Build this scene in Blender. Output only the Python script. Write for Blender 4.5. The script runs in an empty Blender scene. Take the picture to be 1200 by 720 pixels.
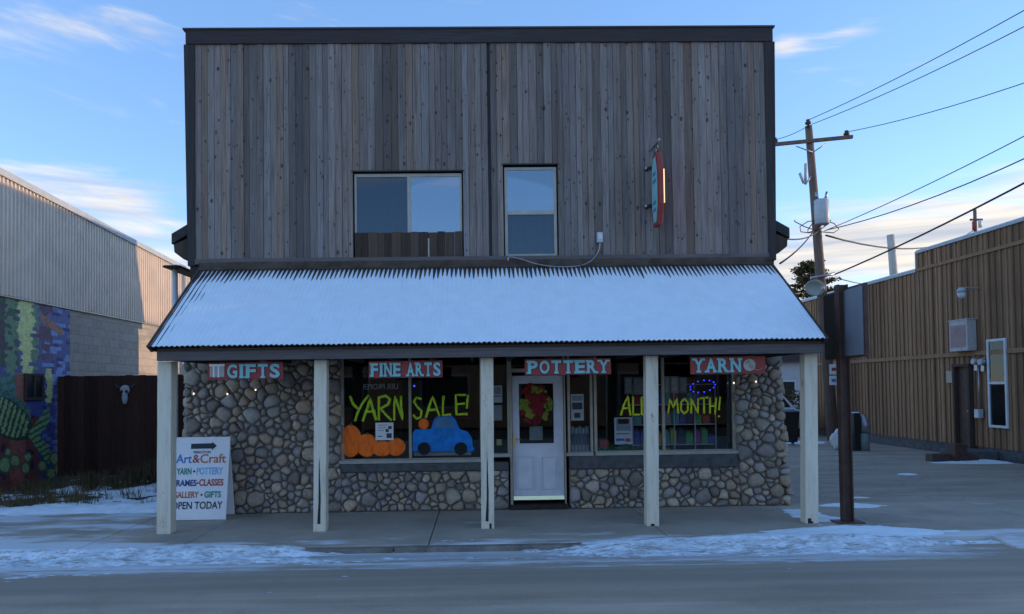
import bpy, bmesh, math, random
import numpy as np
from mathutils import Vector, Matrix, noise as mn

R = math.radians
scene = bpy.context.scene
col = scene.collection
random.seed(7)

# ------------------------------------------------------------------ camera, sky, sun, exposure
CAM_H = 1.9
LENS = 26.0
SHX, SHY = 23 / 1200, 72 / 1200
cam_d = bpy.data.cameras.new('camera')
cam_d.lens = LENS; cam_d.sensor_width = 36; cam_d.sensor_fit = 'HORIZONTAL'
cam_d.shift_x = SHX; cam_d.shift_y = SHY
cam_d.clip_start = 0.1; cam_d.clip_end = 2000
cam = bpy.data.objects.new('camera', cam_d)
col.objects.link(cam)
CM = Matrix.Rotation(R(-1.0), 3, 'Z') @ Matrix.Rotation(R(91.5), 3, 'X') @ Matrix.Rotation(R(-0.75), 3, 'Z')
cam.matrix_world = Matrix.Translation((0, 0, CAM_H)) @ CM.to_4x4()
scene.camera = cam

SUN_EL = 9.0
SUN_AZ = 6.6           # degrees from +X towards +Y: the sun stands to the right, a little behind the shop
S = Vector((math.cos(R(SUN_EL)) * math.cos(R(SUN_AZ)), math.cos(R(SUN_EL)) * math.sin(R(SUN_AZ)), math.sin(R(SUN_EL))))
sun_d = bpy.data.lights.new('sun', 'SUN')
sun_d.energy = 2.0; sun_d.angle = R(0.5); sun_d.color = (0.50, 0.36, 0.22)
sun = bpy.data.objects.new('sun', sun_d); col.objects.link(sun)
sun.rotation_euler = S.to_track_quat('Z', 'Y').to_euler()
sun.location = (30, 10, 30)

world = bpy.data.worlds.new('World'); scene.world = world; world.use_nodes = True
wt = world.node_tree; wn = wt.nodes; wl = wt.links
wn.clear()
w_out = wn.new('ShaderNodeOutputWorld'); w_bg = wn.new('ShaderNodeBackground')
w_sky = wn.new('ShaderNodeTexSky'); w_sky.sky_type = 'NISHITA'; w_sky.sun_disc = False
w_sky.sun_elevation = R(SUN_EL); w_sky.sun_rotation = R(90 - SUN_AZ)
w_sky.air_density = 0.8; w_sky.dust_density = 0.0; w_sky.ozone_density = 3.0; w_sky.altitude = 0
w_bg.inputs['Strength'].default_value = 0.15

def wmath(op, a, b=None, c=None):
    n = wn.new('ShaderNodeMath'); n.operation = op
    for i, v in enumerate((a, b, c)):
        if v is None: continue
        if isinstance(v, (int, float)): n.inputs[i].default_value = v
        else: wl.new(v, n.inputs[i])
    return n.outputs[0]
w_tc = wn.new('ShaderNodeTexCoord')
w_sep = wn.new('ShaderNodeSeparateXYZ'); wl.new(w_tc.outputs['Generated'], w_sep.inputs[0])
dx, dy, dz = w_sep.outputs
hyp = wmath('SQRT', wmath('ADD', wmath('MULTIPLY', dx, dx), wmath('MULTIPLY', dy, dy)))
az = wmath('ARCTAN2', dx, dy)            # 0 = down the street view, + = right
el = wmath('ARCTAN2', dz, hyp)
# streaky cirrus: noise in azimuth / elevation, long in azimuth
w_cmb = wn.new('ShaderNodeCombineXYZ')
wl.new(wmath('MULTIPLY', az, 3.2), w_cmb.inputs[0]); wl.new(wmath('MULTIPLY', wmath('ADD', el, wmath('MULTIPLY', az, 0.10)), 17.0), w_cmb.inputs[1])
w_no = wn.new('ShaderNodeTexNoise'); w_no.inputs['Scale'].default_value = 1.25; w_no.inputs['Detail'].default_value = 7; w_no.inputs['Roughness'].default_value = 0.58
w_no.inputs['Distortion'].default_value = 0.5
wl.new(w_cmb.outputs[0], w_no.inputs['Vector'])
nz = w_no.outputs[0]
def blob(a0, e0, sa, se, amp):
    u = wmath('DIVIDE', wmath('SUBTRACT', az, a0), sa); v = wmath('DIVIDE', wmath('SUBTRACT', el, e0), se)
    return wmath('MULTIPLY', wmath('EXPONENT', wmath('MULTIPLY', wmath('ADD', wmath('MULTIPLY', u, u), wmath('MULTIPLY', v, v)), -1.0)), amp)
def smooth(x, a, b):
    n = wn.new('ShaderNodeMapRange'); n.interpolation_type = 'SMOOTHSTEP'
    wl.new(x, n.inputs[0]); n.inputs[1].default_value = a; n.inputs[2].default_value = b
    return n.outputs[0]
cov = None
for bl in [(0.62, 0.150, 0.42, 0.065, 0.50), (-0.52, 0.235, 0.20, 0.035, 0.27), (-0.42, 0.15, 0.22, 0.035, 0.30), (-0.55, 0.405, 0.13, 0.03, 0.17),
           (0.405, 0.408, 0.03, 0.013, 0.30), (0.48, 0.408, 0.045, 0.012, 0.30), (0.285, 0.433, 0.02, 0.008, 0.24), (2.9, 0.36, 0.5, 0.10, 0.16), (-2.9, 0.30, 0.6, 0.08, 0.14)]:
    b_ = blob(*bl); cov = b_ if cov is None else wmath('ADD', cov, b_)
cl = smooth(wmath('ADD', nz, cov), 0.56, 0.92)
cl = wmath('MULTIPLY', cl, smooth(el, 0.0, 0.04))
# cloud colour: white tops with greyer bellies
w_n2 = wn.new('ShaderNodeTexNoise'); w_n2.inputs['Scale'].default_value = 2.6; w_n2.inputs['Detail'].default_value = 6
w_c2 = wn.new('ShaderNodeCombineXYZ')
wl.new(wmath('MULTIPLY', az, 1.6), w_c2.inputs[0]); wl.new(wmath('MULTIPLY', el, 26.0), w_c2.inputs[1]); w_c2.inputs[2].default_value = 4.2
wl.new(w_c2.outputs[0], w_n2.inputs['Vector'])
w_cr = wn.new('ShaderNodeValToRGB'); wl.new(w_n2.outputs[0], w_cr.inputs[0])
CLOUD_K = 1.0
w_cr.color_ramp.elements[0].position = 0.36; w_cr.color_ramp.elements[0].color = (1.15 * CLOUD_K, 1.27 * CLOUD_K, 1.5 * CLOUD_K, 1)
w_cr.color_ramp.elements[1].position = 0.60; w_cr.color_ramp.elements[1].color = (2.05 * CLOUD_K, 1.92 * CLOUD_K, 1.75 * CLOUD_K, 1)
w_mix = wn.new('ShaderNodeMix'); w_mix.data_type = 'RGBA'
wl.new(cl, w_mix.inputs['Factor']); w_tint = wn.new('ShaderNodeMix'); w_tint.data_type = 'RGBA'; w_tint.blend_type = 'MULTIPLY'; w_tint.inputs['Factor'].default_value = 1.0
w_tint.inputs['B'].default_value = (1.15, 0.94, 0.92, 1); wl.new(w_sky.outputs[0], w_tint.inputs['A']); w_even = wn.new('ShaderNodeMix'); w_even.data_type = 'RGBA'; w_even.inputs['Factor'].default_value = 0.35; w_even.inputs['B'].default_value = (0.38, 0.93, 1.8, 1)
wl.new(w_tint.outputs['Result'], w_even.inputs['A']); wl.new(w_even.outputs['Result'], w_mix.inputs['A']); wl.new(w_cr.outputs[0], w_mix.inputs['B'])
wl.new(w_mix.outputs['Result'], w_bg.inputs['Color']); wl.new(w_bg.outputs[0], w_out.inputs['Surface'])

scene.render.engine = 'CYCLES'
scene.view_settings.view_transform = 'Standard'; scene.view_settings.look = 'None'
scene.view_settings.gamma = 1.0; scene.view_settings.exposure = 1.76
scene.view_settings.use_curve_mapping = False

# ------------------------------------------------------------------ helpers
def ray(px, py):
    k = 36 / LENS
    return CM @ Vector((((px - 600) / 1200 + SHX) * k, (-(py - 360) / 1200 + SHY) * k, -1))
def P(px, py, Y):                 # point of the upright plane y = Y seen at that spot of the photograph
    d = ray(px, py); t = Y / d.y
    return Vector((d.x * t, Y, CAM_H + d.z * t))
def PX(px, py, X):                # same on the plane x = X
    d = ray(px, py); t = X / d.x
    return Vector((X, d.y * t, CAM_H + d.z * t))
def G(px, py, z=0.0):             # same on the ground
    d = ray(px, py); t = (z - CAM_H) / d.z
    return Vector((d.x * t, d.y * t, z))
CMI = CM.inverted()
def proj(x, y, z):
    v = CMI @ Vector((x, y, z - CAM_H)); k = 36 / LENS
    return ((v.x / -v.z / k - SHX) * 1200 + 600, 360 - (v.y / -v.z / k - SHY) * 1200)
def rect(px0, py0, px1, py1, Y):  # averaged axis-aligned rectangle on plane y = Y
    a, b, c, d = P(px0, py0, Y), P(px1, py0, Y), P(px0, py1, Y), P(px1, py1, Y)
    return ((a.x + c.x) / 2, (b.x + d.x) / 2, (c.z + d.z) / 2, (a.z + b.z) / 2)   # x0,x1,z0,z1
def rectX(px0, py0, px1, py1, X): # on plane x = X: y0,y1,z0,z1 (sorted)
    a, b, c, d = PX(px0, py0, X), PX(px1, py0, X), PX(px0, py1, X), PX(px1, py1, X)
    ys = sorted([(a.y + c.y) / 2, (b.y + d.y) / 2])
    return (ys[0], ys[1], (c.z + d.z) / 2, (a.z + b.z) / 2)

class MB:
    def __init__(self): self.v = []; self.f = []; self.c = []; self.m = []; self.s = []
    def face(self, idx, c=(1, 1, 1), m=0, s=False): self.f.append(idx); self.c.append(c); self.m.append(m); self.s.append(s)
    def box(self, x0, x1, y0, y1, z0, z1, c=(1, 1, 1), m=0):
        b = len(self.v)
        self.v += [(x0, y0, z0), (x1, y0, z0), (x1, y1, z0), (x0, y1, z0), (x0, y0, z1), (x1, y0, z1), (x1, y1, z1), (x0, y1, z1)]
        for q in ((3, 2, 1, 0), (4, 5, 6, 7), (0, 1, 5, 4), (1, 2, 6, 5), (2, 3, 7, 6), (3, 0, 4, 7)):
            self.face([b + i for i in q], c, m)
        return self
    def poly(self, pts, c=(1, 1, 1), m=0):
        b = len(self.v); self.v += [tuple(p) for p in pts]; self.face(list(range(b, b + len(pts))), c, m)
    def prism(self, pts, off, c=(1, 1, 1), m=0):     # closed polygon pts (3-D) pushed by vector off
        n = len(pts); b = len(self.v); off = Vector(off)
        self.v += [tuple(p) for p in pts] + [tuple(Vector(p) + off) for p in pts]
        self.face(list(range(b, b + n))[::-1], c, m); self.face(list(range(b + n, b + 2 * n)), c, m)
        for i in range(n):
            j = (i + 1) % n; self.face([b + i, b + j, b + n + j, b + n + i], c, m)
        return self
    def tube(self, pts, r, n=6, c=(1, 1, 1), m=0, squash=None, cap=True):
        pts = [Vector(p) for p in pts]; rings = []
        rs = r if isinstance(r, (list, tuple)) else [r] * len(pts)
        for i, p in enumerate(pts):
            t = (pts[min(i + 1, len(pts) - 1)] - pts[max(i - 1, 0)])
            if t.length < 1e-9: t = Vector((0, 0, 1))
            t.normalize()
            up = Vector((0, 1, 0)) if abs(t.y) < 0.9 else Vector((0, 0, 1))
            a = t.cross(up).normalized(); bb = a.cross(t).normalized()
            k = squash if squash else 1.0
            ring = []
            for j in range(n):
                th = 2 * math.pi * j / n
                q = p + a * math.cos(th) * rs[i] + bb * math.sin(th) * rs[i] * k
                ring.append(len(self.v)); self.v.append(tuple(q))
            rings.append(ring)
        for i in range(len(rings) - 1):
            for j in range(n):
                k2 = (j + 1) % n
                self.face([rings[i][j], rings[i][k2], rings[i + 1][k2], rings[i + 1][j]], c, m, True)
        if cap:
            self.face(rings[0][::-1], c, m); self.face(rings[-1], c, m)
        return self
    def ball(self, cen, rx, ry, rz, c=(1, 1, 1), m=0, nu=12, nv=8, fn=None):
        b = len(self.v); cen = Vector(cen)
        for i in range(nv + 1):
            ph = math.pi * i / nv
            for j in range(nu):
                th = 2 * math.pi * j / nu
                d = Vector((math.sin(ph) * math.cos(th), math.sin(ph) * math.sin(th), math.cos(ph)))
                k = fn(d, th, ph) if fn else 1
                self.v.append((cen.x + d.x * rx * k, cen.y + d.y * ry * k, cen.z + d.z * rz * k))
        for i in range(nv):
            for j in range(nu):
                k = (j + 1) % nu
                self.face([b + i * nu + j, b + (i + 1) * nu + j, b + (i + 1) * nu + k, b + i * nu + k], c, m, True)
        return self
    def text(self, body, x0, x1, z0, z1, y, depth=0.006, c=(1, 1, 1), m=0, bold=0.0, mirror=False, shear=0.0, along=None):
        cu = bpy.data.curves.new('lettering_curve', 'FONT'); cu.body = body; cu.offset = bold; cu.shear = shear; cu.resolution_u = 4
        ob = bpy.data.objects.new('lettering_tmp', cu); col.objects.link(ob)
        dg = bpy.context.evaluated_depsgraph_get()
        me = bpy.data.meshes.new_from_object(ob.evaluated_get(dg))
        vs = [v.co.copy() for v in me.vertices]; fs = [list(p.vertices) for p in me.polygons]
        bpy.data.objects.remove(ob); bpy.data.curves.remove(cu); bpy.data.meshes.remove(me)
        if not vs: return self
        ax0 = min(v.x for v in vs); ax1 = max(v.x for v in vs); ay0 = min(v.y for v in vs); ay1 = max(v.y for v in vs)
        b = len(self.v); n = len(vs)
        def mp(v, yy):
            u = (v.x - ax0) / (ax1 - ax0); w = (v.y - ay0) / max(ay1 - ay0, 1e-6)
            if mirror: u = 1 - u
            X = x0 + u * (x1 - x0); Z = z0 + w * (z1 - z0)
            return (X, yy, Z) if along is None else along(X, yy, Z)
        for v in vs: self.v.append(mp(v, y - depth))
        for v in vs: self.v.append(mp(v, y))
        ecount = {}
        for f in fs:
            for i in range(len(f)):
                e = (f[i], f[(i + 1) % len(f)]); ecount[e] = ecount.get(e, 0) + 1
        for f in fs: self.face([b + i for i in f], c, m)
        for (i, j) in ecount:
            if (j, i) not in ecount: self.face([b + i, b + j, b + n + j, b + n + i], c, m)
        return self
    def build(self, name, mats, parent=None, bevel=0, recalc=True):
        me = bpy.data.meshes.new(name)
        me.from_pydata([tuple(v) for v in self.v], [], self.f)
        if not isinstance(mats, (list, tuple)): mats = [mats]
        for q in mats: me.materials.append(q)
        me.polygons.foreach_set('material_index', self.m)
        me.polygons.foreach_set('use_smooth', self.s)
        at = me.attributes.new('Col', 'FLOAT_COLOR', 'CORNER')
        arr = []
        for p, c in zip(me.polygons, self.c): arr += [c[0], c[1], c[2], 1.0] * p.loop_total
        at.data.foreach_set('color', arr)
        if recalc:
            bm = bmesh.new(); bm.from_mesh(me); bmesh.ops.recalc_face_normals(bm, faces=bm.faces); bm.to_mesh(me); bm.free()
        me.update()
        o = bpy.data.objects.new(name, me); col.objects.link(o)
        if parent is not None: attach(o, parent)
        if bevel:
            b = o.modifiers.new('bevel', 'BEVEL'); b.width = bevel; b.segments = 2; b.limit_method = 'ANGLE'
        return o
def base_of(o):
    m = Matrix.Translation(o.location)
    return m
def attach(o, parent):
    o.parent = parent
    if parent.type == 'EMPTY': o.matrix_parent_inverse = Matrix.Translation(parent.location).inverted()
def tag(o, label, cat, group=None):
    o['label'] = label; o['category'] = cat
    if group: o['group'] = group
    return o
def thing(name, label, cat, loc, group=None):
    o = bpy.data.objects.new(name, None); o.location = loc; o.empty_display_size = 0.2; col.objects.link(o)
    return tag(o, label, cat, group)
def struct(o, kind='structure'): o['kind'] = kind; return o
def bx(name, m, parent, x0, x1, y0, y1, z0, z1, bevel=0.004): return MB().box(x0, x1, y0, y1, z0, z1).build(name, m, parent, bevel)
def dup_tree(o, loc):
    r = o.copy(); col.objects.link(r); r.location = loc
    for ch in list(o.children):
        c = ch.copy(); col.objects.link(c); c.parent = r
        for g in list(ch.children):
            d = g.copy(); col.objects.link(d); d.parent = c
    return r
def fbm(x, y, z=0.0, o=4):
    s = 0; a = 0.5
    for _ in range(o):
        s += a * mn.noise((x, y, z)); x *= 2.03; y *= 2.03; a *= 0.5
    return s

# ------------------------------------------------------------------ materials
class NT:
    def __init__(self, name):
        self.m = bpy.data.materials.new(name); self.m.use_nodes = True
        self.t = self.m.node_tree; self.n = self.t.nodes; self.b = self.n['Principled BSDF']
    def link(self, a, b): self.t.links.new(a, b)
    def set(self, inp, v):
        if hasattr(v, 'is_linked') or isinstance(v, bpy.types.NodeSocket): self.link(v, inp)
        else: inp.default_value = v
    def coord(self, scale=(1, 1, 1), loc=(0, 0, 0)):
        tc = self.n.new('ShaderNodeTexCoord'); mp = self.n.new('ShaderNodeMapping')
        mp.inputs['Scale'].default_value = scale; mp.inputs['Location'].default_value = loc
        self.link(tc.outputs['Object'], mp.inputs[0]); return mp.outputs[0]
    def noise(self, vec, scale=5, detail=5, rough=0.6, dist=0):
        q = self.n.new('ShaderNodeTexNoise'); q.inputs['Scale'].default_value = scale; q.inputs['Detail'].default_value = detail
        q.inputs['Roughness'].default_value = rough; q.inputs['Distortion'].default_value = dist
        self.link(vec, q.inputs['Vector']); return q.outputs[0]
    def ramp(self, f, stops):
        r = self.n.new('ShaderNodeValToRGB'); e = r.color_ramp.elements
        while len(e) < len(stops): e.new(0.5)
        for k, (p, c) in enumerate(stops):
            e[k].position = p; e[k].color = (*c, 1) if len(c) == 3 else c
        self.link(f, r.inputs[0]); return r.outputs[0]
    def math(self, op, a, b=0.0):
        q = self.n.new('ShaderNodeMath'); q.operation = op; self.set(q.inputs[0], a); self.set(q.inputs[1], b); return q.outputs[0]
    def smooth(self, x, a, b, lo=0.0, hi=1.0):
        q = self.n.new('ShaderNodeMapRange'); q.interpolation_type = 'SMOOTHSTEP'; self.link(x, q.inputs[0])
        for i, v in enumerate((a, b, lo, hi)): q.inputs[1 + i].default_value = v
        return q.outputs[0]
    def mix(self, f, a, b, mode='MIX'):
        q = self.n.new('ShaderNodeMix'); q.data_type = 'RGBA'; q.blend_type = mode
        self.set(q.inputs['Factor'], f)
        for k, v in (('A', a), ('B', b)):
            if isinstance(v, tuple): v = (*v, 1) if len(v) == 3 else v
            self.set(q.inputs[k], v)
        return q.outputs['Result']
    def attr(self):
        q = self.n.new('ShaderNodeAttribute'); q.attribute_name = 'Col'; return q.outputs['Color']
    def bump(self, h, strength=0.3, dist=0.01):
        q = self.n.new('ShaderNodeBump'); q.inputs['Strength'].default_value = strength; q.inputs['Distance'].default_value = dist
        self.link(h, q.inputs['Height']); self.link(q.outputs[0], self.b.inputs['Normal'])
    def done(self, c, rough=0.8, metal=0.0, spec=0.3):
        if isinstance(c, tuple): c = (*c[:3], 1)
        self.set(self.b.inputs['Base Color'], c); self.set(self.b.inputs['Roughness'], rough)
        self.b.inputs['Metallic'].default_value = metal; self.b.inputs['Specular IOR Level'].default_value = spec
        return self.m
def sc(c, k): return tuple(x * k for x in c)
def mat(name, c, rough=0.7, var=0.2, scale=6, stretch=(1, 1, 1), attr=False, bump=0.15, metal=0.0, c2=None, spec=0.3, bd=0.004):
    t = NT(name); v = t.coord(stretch); f = t.noise(v, scale)
    lo = sc(c, 1 - var); hi = c2 if c2 else sc(c, 1 + var)
    k = t.ramp(f, [(0.3, lo), (0.7, hi)])
    if attr: k = t.mix(1.0, k, t.attr(), 'MULTIPLY')
    if bump: t.bump(f, bump, bd)
    return t.done(k, rough, metal, spec)

def wood_siding(name, base, knots=True, vert=True):
    t = NT(name)
    st = (26, 26, 0.9) if vert else (0.9, 26, 26)
    g = t.noise(t.coord(st), 2.2, 6, 0.65)
    st2 = (5, 5, 0.5) if vert else (0.5, 5, 5)
    g2 = t.noise(t.coord(st2, (3, 1, 7)), 1.0, 4, 0.6)
    c = t.ramp(g, [(0.25, sc(base, 0.55)), (0.55, sc(base, 1.02)), (0.8, sc(base, 1.5))])
    c = t.mix(t.smooth(g2, 0.35, 0.7, 0.0, 0.55), c, (base[0] * 0.80, base[1] * 0.70, base[2] * 0.62))
    c = t.mix(1.0, c, t.attr(), 'MULTIPLY')
    h = g
    if knots:
        mp = t.n.new('ShaderNodeSeparateXYZ'); t.link(t.coord((1, 1, 1)), mp.inputs[0])
        wob = t.noise(t.coord((9, 9, 9)), 3.0, 3)
        kn = None
        for (scl, rad, keep, off) in ((2.3, 0.055, 0.35, 0.0), (4.9, 0.085, 0.55, 7.3), (7.5, 0.10, 0.66, 3.1)):
            vo = t.n.new('ShaderNodeTexVoronoi'); vo.inputs['Scale'].default_value = scl; vo.voronoi_dimensions = '2D'
            cb = t.n.new('ShaderNodeCombineXYZ'); t.link(t.math('ADD', mp.outputs[0], off), cb.inputs[0])
            t.link(t.math('MULTIPLY', mp.outputs[2], 0.62), cb.inputs[1]); t.link(cb.outputs[0], vo.inputs['Vector'])
            k1 = t.smooth(t.math('ADD', vo.outputs['Distance'], t.math('MULTIPLY', t.math('SUBTRACT', wob, 0.5), rad * 1.2)), rad * 1.25, rad * 0.45)
            sel = t.n.new('ShaderNodeSeparateColor'); t.link(vo.outputs['Color'], sel.inputs[0])
            k1 = t.math('MULTIPLY', k1, t.math('GREATER_THAN', sel.outputs[0], keep))
            k1 = t.math('MULTIPLY', k1, t.smooth(sel.outputs[1], 0.0, 1.0, 0.3, 0.95))
            kn = k1 if kn is None else t.math('MAXIMUM', kn, k1)
        # long dark weather streaks
        stk = t.noise(t.coord((7, 7, 0.35), (1, 5, 2)), 2.0, 5, 0.7)
        c = t.mix(t.smooth(stk, 0.50, 0.70, 0.0, 0.65), c, sc(base, 0.38))
        c = t.mix(kn, c, sc(base, 0.16))
    t.bump(h, 0.5, 0.004)
    return t.done(c, 0.85, 0, 0.2)

M = {}
M['siding'] = wood_siding('weathered_cedar', (0.255, 0.215, 0.198))
M['trim'] = wood_siding('dark_trim_wood', (0.060, 0.053, 0.056), False)
M['trim_h'] = wood_siding('dark_trim_wood_level', (0.066, 0.057, 0.060), False, False)
M['fascia'] = wood_siding('porch_fascia_wood', (0.16, 0.14, 0.145), False, False)
M['plank'] = wood_siding('brown_plank', (0.085, 0.062, 0.05), False)
def stone_mat():
    t = NT('river_stone'); v = t.coord()
    f = t.noise(v, 22, 6, 0.65); f2 = t.noise(v, 4, 3)
    c = t.ramp(f, [(0.25, (1.85, 1.58, 1.36)), (0.75, (3.5, 3.08, 2.68))])
    c = t.mix(1.0, c, t.attr(), 'MULTIPLY'); t.bump(f, 0.5, 0.012)
    return t.done(c, 0.72, 0, 0.35)
M['stone'] = stone_mat()
M['mortar'] = mat('mortar', (0.20, 0.18, 0.16), 0.95, 0.3, 14, bump=0.6, bd=0.01)
M['paint'] = None
def post_mat():
    t = NT('worn_cream_paint'); v = t.coord((6, 6, 0.6)); f = t.noise(v, 3, 6, 0.7)
    d = t.noise(t.coord((1, 1, 0.5), (5, 2, 1)), 7, 5)
    c = t.ramp(f, [(0.30, (0.56, 0.48, 0.37)), (0.5, (0.74, 0.64, 0.50)), (0.75, (0.82, 0.72, 0.57))])
    c = t.mix(t.smooth(d, 0.62, 0.78), c, (0.16, 0.14, 0.11))
    t.bump(f, 0.3, 0.004); return t.done(c, 0.6, 0, 0.3)
M['post'] = post_mat()
M['rot'] = mat('rotten_wood', (0.045, 0.035, 0.028), 0.95, 0.4, 20)
M['rust'] = mat('rusty_roof_metal', (0.085, 0.052, 0.036), 0.75, 0.4, 5, c2=(0.12, 0.085, 0.065))
def snow_mat(name='snow', dirty=0.0):
    t = NT(name); v = t.coord(); f = t.noise(v, 5, 6, 0.6); f2 = t.noise(t.coord((1, 1, 1)), 60, 3)
    c = t.ramp(f, [(0.3, sc((0.74, 0.80, 0.86), 1 - 0.35 * dirty)), (0.65, (0.80, 0.86, 0.92))])
    if dirty:
        g = t.noise(t.coord((0.7, 4.5, 1)), 3.2, 10, 0.82)
        g3 = t.noise(t.coord((2, 9, 1), (3, 1, 0)), 5.0, 6, 0.7)
        g = t.math('ADD', t.math('MULTIPLY', g, 0.65), t.math('MULTIPLY', g3, 0.35))
        c = t.mix(t.smooth(g, 0.47, 0.585, 0, dirty), c, (0.27, 0.235, 0.20))
    t.bump(f2, 0.15 + dirty * .3, 0.008); m = t.done(c, 0.75, 0, 0.15)
    return m
M['snow'] = snow_mat()
M['dirty_snow'] = snow_mat('dirty_snow', 0.85)
M['frame'] = mat('cream_window_frame', (0.40, 0.375, 0.325), 0.5, 0.12, 5)
M['frame_brown'] = mat('taupe_window_frame', (0.42, 0.35, 0.27), 0.55, 0.15, 5)
M['white_frame'] = mat('white_window_frame', (0.62, 0.64, 0.66), 0.5, 0.1, 5)
M['door'] = mat('pale_blue_door_paint', (0.70, 0.68, 0.72), 0.45, 0.12, 3, bump=0.05)
M['brass'] = mat('polished_brass', (0.95, 0.82, 0.45), 0.22, 0.05, 5, metal=1.0, bump=0)
M['steel'] = mat('dull_steel', (0.35, 0.35, 0.36), 0.4, 0.15, 6, metal=0.8)
M['dark'] = mat('black_metal', (0.018, 0.017, 0.017), 0.5, 0.2, 8)
def glass(name, tint=(0.7, 0.74, 0.75), refl=1.0, ior=1.5):
    t = NT(name); t.n.remove(t.b)
    tr = t.n.new('ShaderNodeBsdfTransparent'); tr.inputs[0].default_value = (*tint, 1)
    gl = t.n.new('ShaderNodeBsdfGlossy'); gl.inputs['Roughness'].default_value = 0.02; gl.inputs[0].default_value = (0.70 * refl, 0.84 * refl, 0.95 * refl, 1)  # reflection tinted blue to deepen the sky mirrored in the panes
    fr = t.n.new('ShaderNodeFresnel'); fr.inputs[0].default_value = ior
    mx = t.n.new('ShaderNodeMixShader'); t.link(fr.outputs[0], mx.inputs[0]); t.link(tr.outputs[0], mx.inputs[1]); t.link(gl.outputs[0], mx.inputs[2])
    t.link(mx.outputs[0], t.n['Material Output'].inputs[0]); return t.m
M['glass'] = glass('shop_glass', (0.92, 0.94, 0.94))
M['sky_glass'] = glass('sky_tinted_glass', (0.55, 0.58, 0.6), 1.0, 3.6)
M['dim_glass'] = glass('dim_glass', (0.55, 0.6, 0.64), 0.8, 1.9)
def concrete():
    t = NT('sidewalk_concrete'); v = t.coord(); f = t.noise(v, 1.1, 7, 0.62); g = t.noise(v, 30, 3); h = t.noise(t.coord((1, 1, 1), (9, 3, 0)), 0.5, 5)
    c = t.ramp(f, [(0.3, (0.34, 0.285, 0.225)), (0.7, (0.48, 0.40, 0.325))])
    c = t.mix(t.smooth(h, 0.55, 0.75, 0, 0.6), c, (0.18, 0.16, 0.15))
    c = t.mix(t.smooth(g, 0.55, 0.75, 0, 0.35), c, (0.19, 0.17, 0.155))
    # thin wind-blown snow film where nobody walks: the open left stretch and the kerb edge
    sp = t.n.new('ShaderNodeSeparateXYZ'); t.link(t.coord(), sp.inputs[0])
    s1 = t.noise(t.coord((0.45, 1.5, 1), (2.3, 0.4, 0)), 1.5, 6, 0.6)
    left = t.smooth(sp.outputs[0], -4.3, -5.2)
    edge = t.smooth(sp.outputs[1], 9.75, 9.3)
    msk = t.math('ADD', t.math('MULTIPLY', left, 0.16), t.math('MULTIPLY', edge, 0.15))
    s = t.smooth(t.math('ADD', s1, msk), 0.60, 0.74, 0, 0.85)
    c = t.mix(s, c, (0.72, 0.74, 0.77))
    t.bump(g, 0.3, 0.004); return t.done(c, 0.85, 0, 0.25)
M['concrete'] = concrete()
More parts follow.
